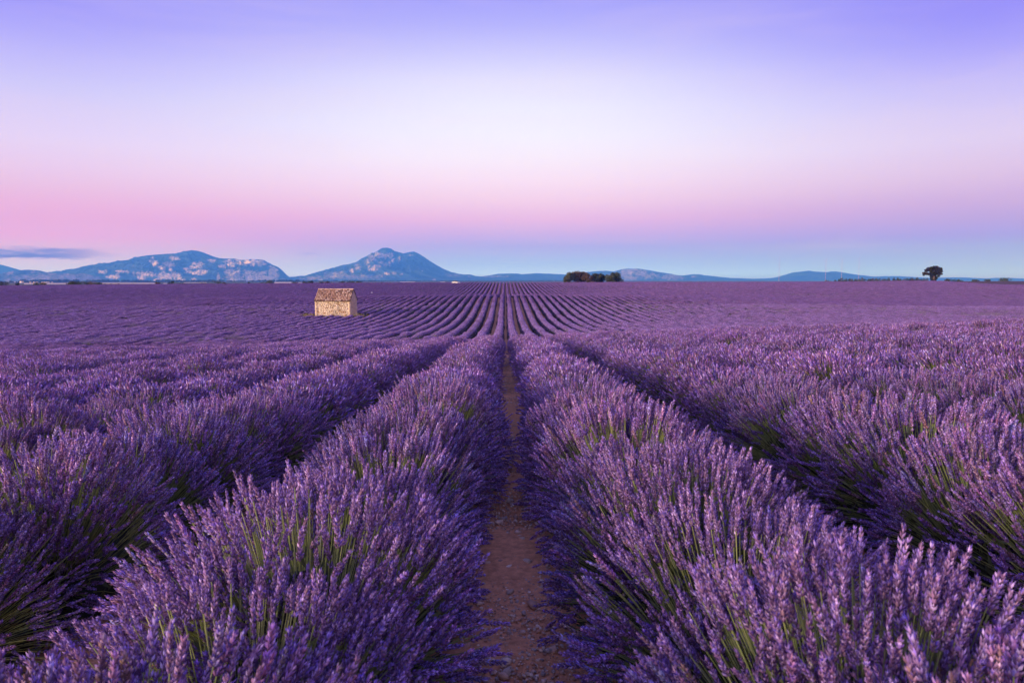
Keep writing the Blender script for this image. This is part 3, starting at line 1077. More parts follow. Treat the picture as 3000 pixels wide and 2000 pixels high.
for i in range(3): add_proto("far", hedge_piece(700 + i, 1.3, 760, T_FAR, (.07, .11), .95, 260))
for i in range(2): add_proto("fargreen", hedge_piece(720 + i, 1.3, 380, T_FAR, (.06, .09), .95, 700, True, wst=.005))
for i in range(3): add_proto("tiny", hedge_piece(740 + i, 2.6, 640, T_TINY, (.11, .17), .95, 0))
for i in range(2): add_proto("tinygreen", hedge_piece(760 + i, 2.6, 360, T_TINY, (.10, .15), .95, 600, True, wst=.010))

ng = bpy.data.node_groups.new("scatter_lavender", 'GeometryNodeTree')
ng.interface.new_socket("Geometry", in_out='INPUT', socket_type='NodeSocketGeometry')
ng.interface.new_socket("Geometry", in_out='OUTPUT', socket_type='NodeSocketGeometry')
gi = ng.nodes.new("NodeGroupInput"); go = ng.nodes.new("NodeGroupOutput")
ci = ng.nodes.new("GeometryNodeCollectionInfo")
ci.inputs["Collection"].default_value = PROTO
ci.inputs["Separate Children"].default_value = True
ci.inputs["Reset Children"].default_value = True
iop = ng.nodes.new("GeometryNodeInstanceOnPoints")
iop.inputs["Pick Instance"].default_value = True


def named(n, t):
    q = ng.nodes.new("GeometryNodeInputNamedAttribute"); q.data_type = t
    q.inputs["Name"].default_value = n
    return q.outputs["Attribute"]


ng.links.new(gi.outputs[0], iop.inputs["Points"])
ng.links.new(ci.outputs[0], iop.inputs["Instance"])
ng.links.new(named("pick", 'INT'), iop.inputs["Instance Index"])
e2r = ng.nodes.new("FunctionNodeEulerToRotation")
ng.links.new(named("rot", 'FLOAT_VECTOR'), e2r.inputs[0])
ng.links.new(e2r.outputs[0], iop.inputs["Rotation"])
ng.links.new(named("scl", 'FLOAT_VECTOR'), iop.inputs["Scale"])
ng.links.new(iop.outputs[0], go.inputs[0])


def green_patch(X, Y):
    return fbm(X / 2.1, Y / 3.4, 55, 3) + 0.35 * (fbm(X / 26, Y / 26, 58, 2) - .5)


def row_points(k, rr):
    """points along row k beyond the single bushes"""
    P = []
    # near candidates that were not built one by one, then on to the end of the field
    y = 0.25 + (k * 0.37) % STEP
    nearset = cy_[[i for i in chosen if ck_[i] == k]] if True else []
    y0 = (max(nearset) + STEP) if len(nearset) else None
    Xk = (k + .5) * ROW
    ymin_view = max(3.0, (abs(Xk) - 5) / 0.80)
    if y0 is None: y0 = ymin_view
    # also bushes of this row nearer than the first chosen one (outside the frame) are left out
    yend = float(row_end(np.array([Xk]))[0])
    for a, b, st, kind in ((y0, 62, STEP, "mid"), (62, 140, 1.25, "far"), (140, 400, 2.5, "tiny")):
        lo, hi = max(a, y0), min(b, yend)
        if hi <= lo: continue
        ys = np.arange(lo, hi, st)
        P.append((ys, kind))
    out = []
    for ys, kind in P:
        xs = row_x(k, ys)
        if kind == "mid":
            xs = xs + rr.normal(size=len(ys)) * .03; ys = ys + rr.normal(size=len(ys)) * .04
        g = green_patch(xs, ys)
        thr = .63
        green = g > thr
        miss = (rr.random(len(ys)) < .004)
        hut = (xs > HX0 - 1.0) & (xs < HX1 + 1.2) & (ys > HY0 - .5) & (ys < HY1 + 1.6)
        hut |= (xs > HX0 - 3.6) & (xs < HX1 + 2.4) & (ys > HY0 + .3) & (ys < HY1 + .6)
        car = (np.abs(xs + 24.7) < 2.6) & (np.abs(ys - 343) < 4)
        px_, py_, dp = project(xs, ys, zground(xs, ys) + .4)
        keep = ~(miss | hut | car) & (px_ > -330) & (px_ < 3330)
        gi_ = GROUPS[kind]; gg = GROUPS[kind + "green"]
        pick = np.where(green, rr.choice(gg, len(ys)), rr.choice(gi_, len(ys)))
        z = zground(xs, ys)
        e = 0.6
        slope = np.arctan((zground(xs, ys + e) - zground(xs, ys - e)) / (2 * e))
        flip = rr.integers(0, 2, len(ys)) * math.pi
        rot = np.stack([np.where(flip > 1, -slope, slope), np.zeros(len(ys)), flip + (rr.normal(size=len(ys)) * .1 if kind == "mid" else 0)], 1)
        s = (0.93 + .14 * rr.random(len(ys))) * np.where(green, .88, 1.0)
        if kind != "mid": s = (0.95 + .09 * rr.random(len(ys))) * np.where(green, .92, 1.0)
        scl = np.stack([s, np.where(kind == "mid", s, 1.0) * np.ones(len(ys)), s * (.95 + .1 * rr.random(len(ys)))], 1)
        out.append((np.stack([xs, ys, z], 1)[keep], rot[keep], scl[keep], pick[keep]))
    if not out: return None
    return [np.concatenate([o[j] for o in out]) for j in range(4)]


def scatter_obj(name, P, rot, scl, pick, parent=None):
    me = bpy.data.meshes.new(name)
    me.vertices.add(len(P)); me.vertices.foreach_set("co", np.ascontiguousarray(P, dtype=np.float32).ravel())
    for nm, arr in (("rot", rot), ("scl", scl)):
        a = me.attributes.new(nm, 'FLOAT_VECTOR', 'POINT'); a.data.foreach_set("vector", np.ascontiguousarray(arr, dtype=np.float32).ravel())
    a = me.attributes.new("pick", 'INT', 'POINT'); a.data.foreach_set("value", np.ascontiguousarray(pick, dtype=np.int32))
    me.materials.append(M_LAV)
    o = link(name, me, parent)
    md = o.modifiers.new("scatter", 'NODES'); md.node_group = ng
    return o


NROW = 25
rest = []
for k in range(-165, 165):
    rr = np.random.default_rng(9000 + k)
    pts = row_points(k, rr)
    if pts is None or len(pts[0]) == 0: continue
    if -NROW <= k < NROW:
        side = "right" if k >= 0 else "left"
        rn = k + 1 if k >= 0 else -k
        base = pts[0][0]
        root = empty("lavender_row", tuple(base))
        tag(root, "%s lavender row %s of the central path, climbing the far slope" % (ordinal(rn), side),
            "lavender row", "long lavender rows beyond the near rise")
        so = scatter_obj("flowering_hedge", pts[0] - base, pts[1], pts[2], pts[3], root)
        tag(so, kind="stuff")
    else:
        rest.append(pts)
if rest:
    P = [np.concatenate([o[j] for o in rest]) for j in range(4)]
    o = scatter_obj("lavender_field", *P)
    tag(o, "wide lavender field spreading away on both sides of the counted rows", "lavender field", None, "stuff")


# ------------------------------------------------------------------ stones on the path
def stone_mesh(seed):
    r = np.random.default_rng(seed)
    t = (1 + 5 ** .5) / 2
    V = np.array([(-1, t, 0), (1, t, 0), (-1, -t, 0), (1, -t, 0), (0, -1, t), (0, 1, t), (0, -1, -t), (0, 1, -t), (t, 0, -1), (t, 0, 1), (-t, 0, -1), (-t, 0, 1)], float)
    V /= np.linalg.norm(V, axis=1)[:, None]
    V *= (0.78 + .5 * r.random((12, 1)))
    V *= np.array([1.0, .72 + .3 * r.random(), .42 + .25 * r.random()])
    Fc = np.array([(0, 11, 5), (0, 5, 1), (0, 1, 7), (0, 7, 10), (0, 10, 11), (1, 5, 9), (5, 11, 4), (11, 10, 2), (10, 7, 6), (7, 1, 8), (3, 9, 4), (3, 4, 2), (3, 2, 6), (3, 6, 8), (3, 8, 9), (4, 9, 5), (2, 4, 11), (6, 2, 10), (8, 6, 7), (9, 8, 1)])
    pal = [(.66, .46, .33), (.76, .58, .43), (.52, .34, .24), (.42, .36, .33), (.82, .68, .54), (.60, .36, .24)]
    c = np.array(pal[seed % len(pal)])
    return V, Fc, np.tile(c, (12, 1)) * (.85 + .3 * r.random((12, 1)))


ST = [stone_mesh(i) for i in range(12)]
ST_ME = [mesh_tri("stone", V, Fc, C, False, (M_PEBBLE,)) for V, Fc, C in ST]
rs = np.random.default_rng(77)
for i in range(290):
    y = 1.4 + 7.5 * rs.random() ** 1.3
    x = rs.normal() * .13 + 0.04 * math.sin(y * 1.7)
    s = .007 + .026 * rs.random() ** 2.4
    o = bpy.data.objects.new("stone", ST_ME[i % 12]); COL.objects.link(o); o.parent = ground
    o.location = (x, y, gz(x, y) + .004 + s * .18)
    o.rotation_euler = (rs.normal() * .25, rs.normal() * .25, rs.random() * 6.28)
    o.scale = (s * (1 + .5 * rs.random()), s, s)
n = 20000
y = 1.2 + 22 * rs.random(n) ** 1.7
x = rs.normal(size=n) * .17
s = (.0028 + .0095 * rs.random(n) ** 2.2)[:, None] * np.ones((1, 3))
z = zground(x, y) + .004 + (fbm(x / .16, y / .16, 3, 4) - .5) * .03
mb = MB()
dirs = np.stack([rs.normal(size=n) * .3, rs.normal(size=n) * .3, np.ones(n)], 1)
batch(mb, ST, rs.integers(0, 12, n), frames(dirs, rs), np.stack([x, y, z], 1), s, (.7 + .6 * rs.random((n, 1))) * np.ones((1, 3)))
tag(link("gravel", mb.mesh("gravel", M_PEBBLE), ground), kind="stuff")


# ------------------------------------------------------------------ stone hut
def build_hut():
    gz0 = min(gz(HX0, HY0), gz(HX1, HY0)) - .1
    W, D = HX1 - HX0, HY1 - HY0
    eave = px_plane(975, 880, HY0).z - gz0
    ridge = px_plane(985, 847.5, HY0 + D / 2).z - gz0
    hut = empty("stone_hut", (HX0, HY0, gz0))
    tag(hut, "small windowless stone hut with clay tile roof standing alone in the lavender", "hut")
    m = MB()
    body = np.array([.72, .60, .47])
    V = [(0, 0, -.3), (W, 0, -.3), (W, D, -.3), (0, D, -.3), (0, 0, eave), (W, 0, eave), (W, D, eave), (0, D, eave), (0, D / 2, ridge - .06), (W, D / 2, ridge - .06)]
    Fc = [(0, 1, 5), (0, 5, 4), (1, 2, 6), (1, 6, 5), (2, 3, 7), (2, 7, 6), (3, 0, 4), (3, 4, 7), (5, 6, 9), (7, 4, 8), (4, 5, 9), (4, 9, 8), (6, 7, 8), (6, 8, 9)]
    m.add(np.array(V), np.array(Fc), body)
    link("wall", m.mesh("wall", M_STONE), hut)
    r = np.random.default_rng(3)
    m = MB()

    def stone_col(u, v, W_):
        base = np.array([.85, .735, .615]) * (0.80 + .34 * r.random())
        q = r.random()
        if q < .14: base = np.array([.52, .33, .19]) * (.7 + .5 * r.random())
        if q > .86: base = np.array([.74, .62, .48]) * (.85 + .25 * r.random())
        st = math.exp(-(((u / W_) - .55) / .13) ** 2) * float(fbm(u * 1.3, v * 1.1, 5, 3) > .36) * (v < eave * .98)
        return base * (1 - .5 * st) + np.array([.20, .17, .15]) * .5 * st

    # front wall and right gable, coursed rubble stones standing a little proud
    z = 0.0
    while z < eave - .06:
        h = .11 + .09 * r.random()
        if z + h > eave: h = eave - z
        x = .36 * (1 if int(z * 9) % 2 else .8)
        while x < W - .40:
            l = .14 + .28 * r.random(); l = min(l, W - .36 - x)
            p = .012 + .035 * r.random()
            m.box((x, -p, z + .008), (x + l - .018, .02, z + h - .012), stone_col(x, z, W)); x += l
        z += h
    z = 0.0
    while z < ridge - .25:
        h = .12 + .10 * r.random()
        inset = max(0.0, (z + h - eave) / (ridge - eave)) * D / 2
        y = (.34 if z < eave else 0.03) + inset
        while y < D - inset - .34:
            l = .16 + .3 * r.random(); l = min(l, D - inset - .05 - y)
            p = .006 + .018 * r.random()
            c = np.array([.66, .50, .39]) * (.8 + .35 * r.random())
            m.box((W - .02, y, z + .008), (W + p, y + l - .018, z + h - .012), c); y += l
        z += h
    tag(link("wall_stones", m.mesh("wall_stones", M_STONE), hut), kind="stuff")
    for (cx0, sx) in ((0, 1), (W, -1)):
        z = 0; i = 0
        while z < eave - .12:
            h = .26 + .08 * r.random()
            if z + h > eave - .02: h = eave - .02 - z
            l = .40 if i % 2 else .30; dpt = .28 if i % 2 else .42
            mm = MB(); c = np.array([.72, .58, .44]) * (.82 + .3 * r.random())
            xa, xb = (cx0 - .045, cx0 + l) if sx > 0 else (cx0 - l, cx0 + .045)
            mm.box((xa, -.05, z + .01), (xb, dpt, z + h - .012), c)
            link("corner_stone", mm.mesh("corner_stone", M_STONE), hut)
            z += h; i += 1
    # roof: deck, then barrel tiles laid in columns
    deck = MB()
    ov = .14; e2 = .22
    sl = (ridge - eave) / (D / 2)
    y0, z0 = -e2, eave - sl * e2
    for s in (0, 1):
        a = [(-ov, y0, z0), (W + ov * .6, y0, z0), (W + ov * .6, D / 2, ridge), (-ov, D / 2, ridge)]
        if s: a = [(x, D - y, zz) for x, y, zz in a][::-1]
        V = a + [(x, y, zz + .05) for x, y, zz in a]
        deck.add(np.array(V), np.array([(0, 3, 2, 1), (4, 5, 6, 7), (0, 1, 5, 4), (1, 2, 6, 5), (2, 3, 7, 6), (3, 0, 4, 7)]), np.array([.07, .04, .03]))
    roof = link("roof", deck.mesh("roof", M_TILE), hut)
    slen = math.hypot(D / 2 + e2, ridge - z0)
    ang = math.atan(sl)
    tl_, rad = .46, .096

    def tile(r0, r1, ln, th=.014):
        V = []; Fc = []
        ns = 5
        for (y, ra) in ((0, r0), (ln, r1)):
            for rr_ in (ra, ra - th):
                for q in range(ns + 1):
                    t = math.pi * q / ns
                    V.append((rr_ * math.cos(t), y, rr_ * math.sin(t) * .8))
        k = ns + 1
        for q in range(ns):
            Fc.append((q, q + 1, 2 * k + q + 1, 2 * k + q))
            Fc.append((k + q + 1, k + q, 3 * k + q, 3 * k + q + 1))
            Fc.append((q + 1, q, k + q, k + q + 1))
        return np.array(V), np.array(Fc)

    tme = []
    for i, c in enumerate([(.47, .31, .24), (.41, .26, .19), (.54, .40, .32), (.30, .19, .15), (.62, .50, .42), (.19, .13, .10)]):
        V, Fc = tile(rad * 1.05, rad * .88, tl_)
        mm = MB(); mm.add(V, Fc, np.array(c)); tme.append(mm.mesh("roof_tile", M_TILE))
    ncol = 24
    pitch = (W + ov * 1.3) / ncol
    nrow = int(slen / .38)
    back = MB()
    for c in range(ncol):
        for q in range(nrow):
            x = -ov + pitch * (c + .5) + r.normal() * .008
            sdist = -.02 + q * (slen - tl_ + .03) / (nrow - 1)
            lift = .05 + .012
            o = bpy.data.objects.new("roof_tile", tme[r.choice(6, p=[.26, .24, .18, .14, .08, .10])]); COL.objects.link(o); o.parent = roof
            o.location = (x, y0 + sdist * math.cos(ang), z0 + sdist * math.sin(ang) + lift + .004 * (q % 2))
            o.rotation_euler = (ang - .03 + r.normal() * .012, 0, r.normal() * .025)
            V, Fc = tile(rad, rad * .86, tl_)
            Rm = np.array(Euler((ang - .03, 0, 0)).to_matrix())
            Vb = V @ Rm.T + np.array(o.location)
            Vb[:, 1] = D - Vb[:, 1]
            back.add(Vb, Fc[:, ::-1], np.array([.46, .31, .23]) * (.7 + .5 * r.random()))
    tag(link("back_slope_tiles", back.mesh("back_slope_tiles", M_TILE), roof), kind="stuff")
    rd = MB()
    for c in range(15):
        l = (W + ov * 1.3) / 15
        V, Fc = tile(.14, .12, l * 1.12)
        Rm = np.array(Euler((0, 0, -math.pi / 2)).to_matrix())
        rd.add(V @ Rm.T + np.array([-ov + c * l, D / 2, ridge + .02]), Fc, np.array([.5, .36, .28]) * (.7 + .5 * r.random()))
    link("ridge_cap", rd.mesh("ridge_cap", M_TILE), roof)
    return gz0


hut_z = build_hut()


def grass_clump(x, y, wdt, hgt, n, label, seed):
    r = np.random.default_rng(seed)
    root_z = gz(x, y)
    p = np.stack([r.normal(size=n) * wdt * .4, r.normal(size=n) * .3, np.zeros(n)], 1)
    d = np.stack([r.normal(size=n) * .35, r.normal(size=n) * .35, np.ones(n)], 1)
    ln = hgt * (.5 + .6 * r.random((n, 1)))
    s = np.cross(d, r.normal(size=(n, 3))); s /= np.linalg.norm(s, axis=1)[:, None]
    tip = p + d * ln
    V = np.stack([p + s * .012, p - s * .012, (p + tip) * .5 + s * .012, (p + tip) * .5 - s * .012, tip], 1)
    Fc = np.array([(0, 1, 3), (0, 3, 2), (2, 3, 4)])[None] + (np.arange(n) * 5)[:, None, None]
    c = np.where(r.random((n, 1, 1)) < .6, np.array([.52, .40, .25]), np.array([.24, .25, .11])) * (.7 + .5 * r.random((n, 1, 1))) * np.ones((1, 5, 1))
    mb = MB(); mb.add(V.reshape(-1, 3), Fc.reshape(-1, 3), c.reshape(-1, 3))
    o = link("dry_grass_clump", mb.mesh("dry_grass_clump", M_GRASS), None, (x, y, root_z))
    tag(o, label, "grass", "dry grass round the hut")


grass_clump(HX0 - 1.0, HY0 + .8, 1.3, 1.15, 420, "tall dry grass clump against the left end of the hut", 1)
grass_clump(HX0 - 2.5, HY0 + 1.2, 1.4, .95, 380, "low straw-coloured grass clump farther left of the hut", 2)
grass_clump(HX1 + .75, HY0 + .4, .7, 1.2, 320, "dry grass clump at the right corner of the hut", 3)
grass_clump(HX1 + 1.75, HY0 + .5, .6, 1.05, 240, "outer pale grass clump just right of the hut", 4)


# ------------------------------------------------------------------ trees and bushes
def leaf_cloud(mb, blobs, n, r, size, pal, shell=.55):
    """leaf-sized faces spread through several uneven masses"""
    vol = np.array([b[3] * b[4] * b[5] for b in blobs]) ** .7
    cnt = np.maximum(8, (vol / vol.sum() * n).astype(int))
    for b, c in zip(blobs, cnt):
        x, y, z, rx, ry, rz = b[:6]
        d = r.normal(size=(c, 3)); d /= np.linalg.norm(d, axis=1)[:, None]
        q = shell + (1 - shell) * r.random((c, 1)) ** .6
        q *= 0.82 + .4 * r.random((c, 1))
        p = np.array([x, y, z]) + d * q * np.array([rx, ry, rz])
        nrm = d + r.normal(size=(c, 3)) * .8; nrm /= np.linalg.norm(nrm, axis=1)[:, None]
        s = np.cross(nrm, r.normal(size=(c, 3))); s /= np.linalg.norm(s, axis=1)[:, None]
        t = np.cross(nrm, s)
        a = size * (.55 + .9 * r.random((c, 1)))
        V = np.stack([p - s * a, p + t * a * .6, p + s * a, p - t * a * .6 + nrm * a * .3], 1)
        Fc = np.array([(0, 1, 2), (0, 2, 3)])[None] + (np.arange(c) * 4)[:, None, None]
        col = np.array(pal[r.integers(len(pal))]) * (.65 + .7 * r.random((c, 1, 1))) * np.ones((1, 4, 1))
        mb.add(V.reshape(-1, 3), Fc.reshape(-1, 3), col.reshape(-1, 3))


GREEN = [(.070, .082, .032), (.090, .094, .038), (.055, .068, .034)]
BROWN = [(.165, .100, .048), (.130, .088, .042), (.095, .088, .036)]


def tree(name, x, y, h, wd, label, cat, group, seed, pal=GREEN, n=900, size=.22, trunk_h=.2, blobs=None, dz=0.0, trunk_r=None, thick=1.0):
    r = np.random.default_rng(seed)
    root = empty(name, (x, y, gz(x, y) + dz))
    tag(root, label, cat, group)
    hw = wd / 2
    if blobs is None:
        blobs = [(0, 0, h * (.55 + trunk_h * .3), hw * .62, hw * .6, h * .36)]
        for i in range(9):
            a = r.random() * 6.283; q = .35 + .35 * r.random(); zz = trunk_h + (.92 - trunk_h) * r.random() ** .8
            taper = 1 - max(0, zz - .6) * .9
            s = .26 + .16 * r.random()
            blobs.append((math.cos(a) * hw * q * taper * 1.1, math.sin(a) * hw * q * taper, h * min(zz, .97 - s * .5), hw * s * 1.2, hw * s * 1.2, h * s * .62))
    tr = trunk_r or max(.06, h * .035)
    m = MB()
    col = np.array([.10, .075, .055])
    top = (r.normal() * .1, r.normal() * .1, h * .72)
    m.tube([(0, 0, -.3), (0.02, 0, h * trunk_h), (top[0] * .5, top[1] * .5, h * .5), top], [tr * 1.25, tr, tr * .7, tr * .25], col, 7)
    link("trunk", m.mesh("trunk", M_BARK, True), root)
    for b in blobs[1:7]:
        mm = MB()
        st = Vector((0, 0, h * (trunk_h + .12 * r.random())))
        en = Vector(b[:3])
        mid = st.lerp(en, .5) + Vector((0, 0, -.05 * h))
        mm.tube([st, mid, en], [tr * .55, tr * .38, tr * .12], col, 5)
        link("limb", mm.mesh("limb", M_BARK, True), root)
    m = MB(); leaf_cloud(m, blobs, n, r, size, pal)
    link("crown", m.mesh("crown", M_LEAF), root)
    return root


def at_px(x, Y):
    return px_plane(x, 815, Y).x


# the grove on the horizon
YG = 395.0
grove = [(1668, 27, 797, GREEN, "leftmost tree of the grove on the horizon, dark green and round"),
         (1687, 22, 794, BROWN, "tall reddish brown tree near the left end of the horizon grove"),
         (1706, 24, 797, BROWN, "brownish olive tree third from the left in the horizon grove"),
         (1725, 22, 801, BROWN, "lower brown topped tree in the middle of the horizon grove"),
         (1744, 24, 801, GREEN, "dark green tree right of the middle of the horizon grove"),
         (1762, 22, 802, GREEN, "rightmost tree of the main horizon grove, before the gap"),
         (1788, 20, 805, GREEN, "smaller round tree just right of the gap in the grove"),
         (1807, 24, 798, GREEN, "taller tree standing last on the right of the horizon grove")]
for i, (x, wpx, ytop, pal, lab) in enumerate(grove):
    Yt = YG + (i % 3) * 4
    X = at_px(x, Yt); top = px_plane(x, ytop, Yt).z
    h = top - gz(X, Yt)
    tree("grove_tree", X, Yt, h, wpx / F * Yt * 1.65, lab, "tree", "grove on the horizon", 40 + i, pal, n=2800, size=.30, trunk_h=.02)

# the big old tree, ragged crown on a thick trunk
YB = 352.0
XB = at_px(2736, YB)
hb = px_plane(2736, 782, YB).z - gz(XB, YB)
u = YB / F
bl = [(0, 0, hb * .62, 2.2, 2.0, 1.8)]
for (bx, by, rx, ry) in [(2722, 790, 9, 6), (2732, 786, 9, 5), (2745, 785, 9, 6), (2753, 791, 7, 8), (2748, 798, 9, 7), (2735, 799, 10, 7), (2726, 803, 8, 5), (2714, 802, 9, 3.6), (2708, 800, 4.5, 3), (2709, 805, 2, 3.5), (2711, 793, 4, 5),
                         (2717, 788, 4, 5), (2726, 784.5, 3.5, 3), (2758, 796, 4.5, 3.5), (2761, 795.5, 2.5, 1.6), (2754, 803, 4, 2), (2737, 809, 8, 5), (2733, 815, 5, 6), (2743, 815, 4.5, 6), (2735, 821, 6.5, 3.5), (2747, 808, 4, 4), (2707, 791, 2, 2), (2738, 805, 6, 4), (2729, 797, 6, 3.5), (2744, 799, 5, 5), (2737, 793, 7, 5)]:
    p = px_plane(bx, by, YB)
    bl.append((p.x - XB, random.uniform(-1.2, 1.2), p.z - gz(XB, YB), rx * u, max(rx, 5) * u * .9, ry * u))
tree("old_tree", XB, YB, hb, 10, "big old tree with ragged wide crown and ivy covered trunk standing alone", "tree", None, 90, [(.030, .033, .020), (.040, .036, .022), (.045, .034, .022)],
     n=6500, size=.26, trunk_h=.30, blobs=bl[1:], trunk_r=.55)

# hedge bushes along the left horizon
bushes = [(6, 26, 824), (50, 8, 829), (103, 20, 828), (125, 14, 827.5), (204, 20, 827), (216, 22, 823.5), (241, 28, 823), (268, 22, 824), (286, 16, 827), (308, 20, 831), (328, 20, 831), (345, 14, 831),
          (372, 14, 832), (386, 12, 831.5), (440, 16, 831.5), (463, 15, 827), (500, 18, 823.5), (518, 18, 829), (536, 18, 829), (560, 22, 830.5), (594, 14, 829), (613, 16, 830), (641, 30, 822), (656, 14, 828),
          (729, 8, 826), (768, 20, 828), (788, 24, 821), (863, 16, 825.5), (894, 18, 825), (910, 16, 823), (944, 16, 826), (962, 16, 824), (998, 26, 822.5), (1029, 18, 824), (1051, 15, 823), (1120, 7, 827)]
for i, (x, wpx, ytop) in enumerate(bushes):
    Yt = 372 + 10 * ((i * 7) % 5)
    X = at_px(x, Yt); h = max(px_plane(x, ytop, Yt).z - gz(X, Yt), 1.0)
    brown = BROWN if i % 4 == 3 else GREEN
    big = "broad" if wpx >= 22 else ("small" if wpx < 13 else "rounded")
    lab = "%s dark bush, %s from the left along the horizon behind the field" % (big, ordinal(i + 1))
    tree("hedge_bush", X, Yt, h, wpx / F * Yt * 1.35, lab, "bush", "bushes on the left horizon", 130 + i, brown, n=520, size=.24, trunk_h=.05)
# low belt of trees on the right and bushes beyond the track
belt = []
x = 2418
rb = random.Random(8)
while x < 2722:
    belt.append(x); x += rb.uniform(5.5, 10) if x > 2455 else rb.uniform(10, 18)
for i, x in enumerate(belt):
    Yt = 560 + rb.uniform(-25, 40)
    X = at_px(x, Yt)
    base_y = 823
    ht = rb.uniform(5, 10) if x > 2455 else rb.uniform(1.5, 3)
    if x > 2660: ht += 2
    top = px_plane(x, base_y - ht, Yt).z
    h = max(top - gz(X, Yt), 1.5)
    tree("belt_tree", X, Yt, h, rb.uniform(9, 15) / F * Yt, "small dark tree, %s from the left in the low belt left of the old tree" % ordinal(i + 1), "tree", "low tree belt on the right horizon",
         300 + i, GREEN if i % 4 else BROWN, n=330, size=.36, trunk_h=.08)
for i, (x, wpx, ytop, lab) in enumerate([(2776, 12, 816, "slim dark tree just right of the old tree"), (2790, 22, 818, "wide low bush right of the old tree, above the dirt track"), (2812, 14, 819, "round dark bush right above the pale dirt track"),
                                         (2856, 12, 819, "left of two rounded bushes on the far right horizon"), (2866, 12, 818.5, "middle rounded bush on the far right horizon"), (2892, 18, 817.5, "rounded bush right of the pair on the right horizon"),
                                         (2945, 30, 814, "broad sloping bush, rightmost on the horizon")]):
    Yt = 430 + 6 * (i % 3)
    X = at_px(x, Yt); h = max(px_plane(x, ytop, Yt).z - gz(X, Yt), 1.2)
    tree("horizon_bush", X, Yt, h, wpx / F * Yt * 1.2, lab, "bush", "bushes on the right horizon", 400 + i, GREEN, n=520, size=.27, trunk_h=.06)


# ------------------------------------------------------------------ the plain beyond: wheat, woods, farms, masts
def plain_depth(x, y):
    """depth Y where the view through a pixel meets the far plain"""
    d = px_dir(x, y)
    lo, hi = 700.0, 9000.0
    Ys = np.linspace(lo, hi, 4000)
    p = EYE.z + d.z / d.y * Ys
    X = EYE.x + d.x / d.y * Ys
    g = zground(X, Ys)
    k = np.nonzero(p <= g)[0]
    return float(Ys[k[0]]) if len(k) else hi


M_WHEAT = col_mat("stubble", 0.95, 0.05, vary=0.05, noise_scale=0.02, noise_amt=0.15)
for (x0, x1, y0, y1) in [(18, 58, 827.0, 825.6), (70, 206, 834.0, 830.0), (288, 462, 832.5, 829.0), (478, 496, 832.5, 830.5), (538, 606, 829.5, 827.6), (804, 858, 831.0, 826.6), (868, 890, 830, 828), (1172, 1216, 827.4, 825.6), (1290, 1304, 827.2, 825.6)]:
    near, far = [], []
    for k in range(7):
        x = x0 + (x1 - x0) * k / 6
        for y_, lst in ((y0, near), (y1, far)):
            Yd = plain_depth(x, y_)
            lst.append((px_plane(x, y_, Yd).x, Yd))
    sheet("wheat_field", near, far, (.72, .56, .42), .6, M_WHEAT)

r = np.random.default_rng(61)
mb = MB()
blobs = []
for (x0, x1, Yd, hpx) in [(0, 75, 2300, 4), (55, 200, 2700, 7), (90, 320, 3000, 6), (300, 640, 3300, 5), (420, 620, 2600, 3), (640, 760, 3200, 3), (745, 880, 3000, 5), (860, 1120, 3600, 3), (1100, 1500, 4200, 2), (1500, 1660, 4200, 2)]:
    x = x0
    while x < x1:
        X = at_px(x, Yd); g = gz(X, Yd)
        s = hpx / F * Yd * (.6 + .6 * r.random())
        blobs.append((X, Yd + r.normal() * 60, g + s * .45, s * 1.3, s * 1.3, s * .6)); x += hpx * .75
leaf_cloud(mb, blobs, 14000, r, 2.6, [(.036, .046, .026), (.045, .052, .03)], .3)
tag(link("far_woods", mb.mesh("far_woods", M_LEAF)), "dark line of woods at the foot of the left mountains", "woods", None, "stuff")


def farm(x, ybase, wpx, hpx, label, i):
    Yd = 2150 + 60 * (i % 4)
    X = at_px(x, Yd); g = gz(X, Yd)
    zb = g - .5
    u_ = Yd / F
    zt = px_plane(x, ybase - hpx, Yd).z
    W = wpx * u_; H = max(zt - zb, 3.0); D = W * .7
    root = empty("farmhouse", (X, Yd, zb), random.uniform(-.3, .3))
    tag(root, label, "house", "far farm buildings on the plain")
    m = MB(); e = H * .66
    V = [(-W / 2, 0, 0), (W / 2, 0, 0), (W / 2, D, 0), (-W / 2, D, 0), (-W / 2, 0, e), (W / 2, 0, e), (W / 2, D, e), (-W / 2, D, e), (-W / 2, D / 2, H - .1), (W / 2, D / 2, H - .1)]
    m.add(np.array(V), np.array([(0, 1, 5), (0, 5, 4), (1, 2, 6), (1, 6, 5), (2, 3, 7), (2, 7, 6), (3, 0, 4), (3, 4, 7), (5, 6, 9), (7, 4, 8)]), np.array([.78, .68, .60]))
    link("wall", m.mesh("wall", M_FAR), root)
    m = MB()
    for s in (0, 1):
        a = [(-W / 2 - .3, -.4, e - .25), (W / 2 + .3, -.4, e - .25), (W / 2 + .3, D / 2, H), (-W / 2 - .3, D / 2, H)]
        if s: a = [(p, D - q, zz) for p, q, zz in a][::-1]
        V = a + [(p, q, zz + .2) for p, q, zz in a]
        m.add(np.array(V), np.array([(0, 3, 2, 1), (4, 5, 6, 7), (0, 1, 5, 4), (1, 2, 6, 5), (2, 3, 7, 6), (3, 0, 4, 7)]), np.array([.62, .45, .38]))
    link("roof", m.mesh("roof", M_FAR), root)


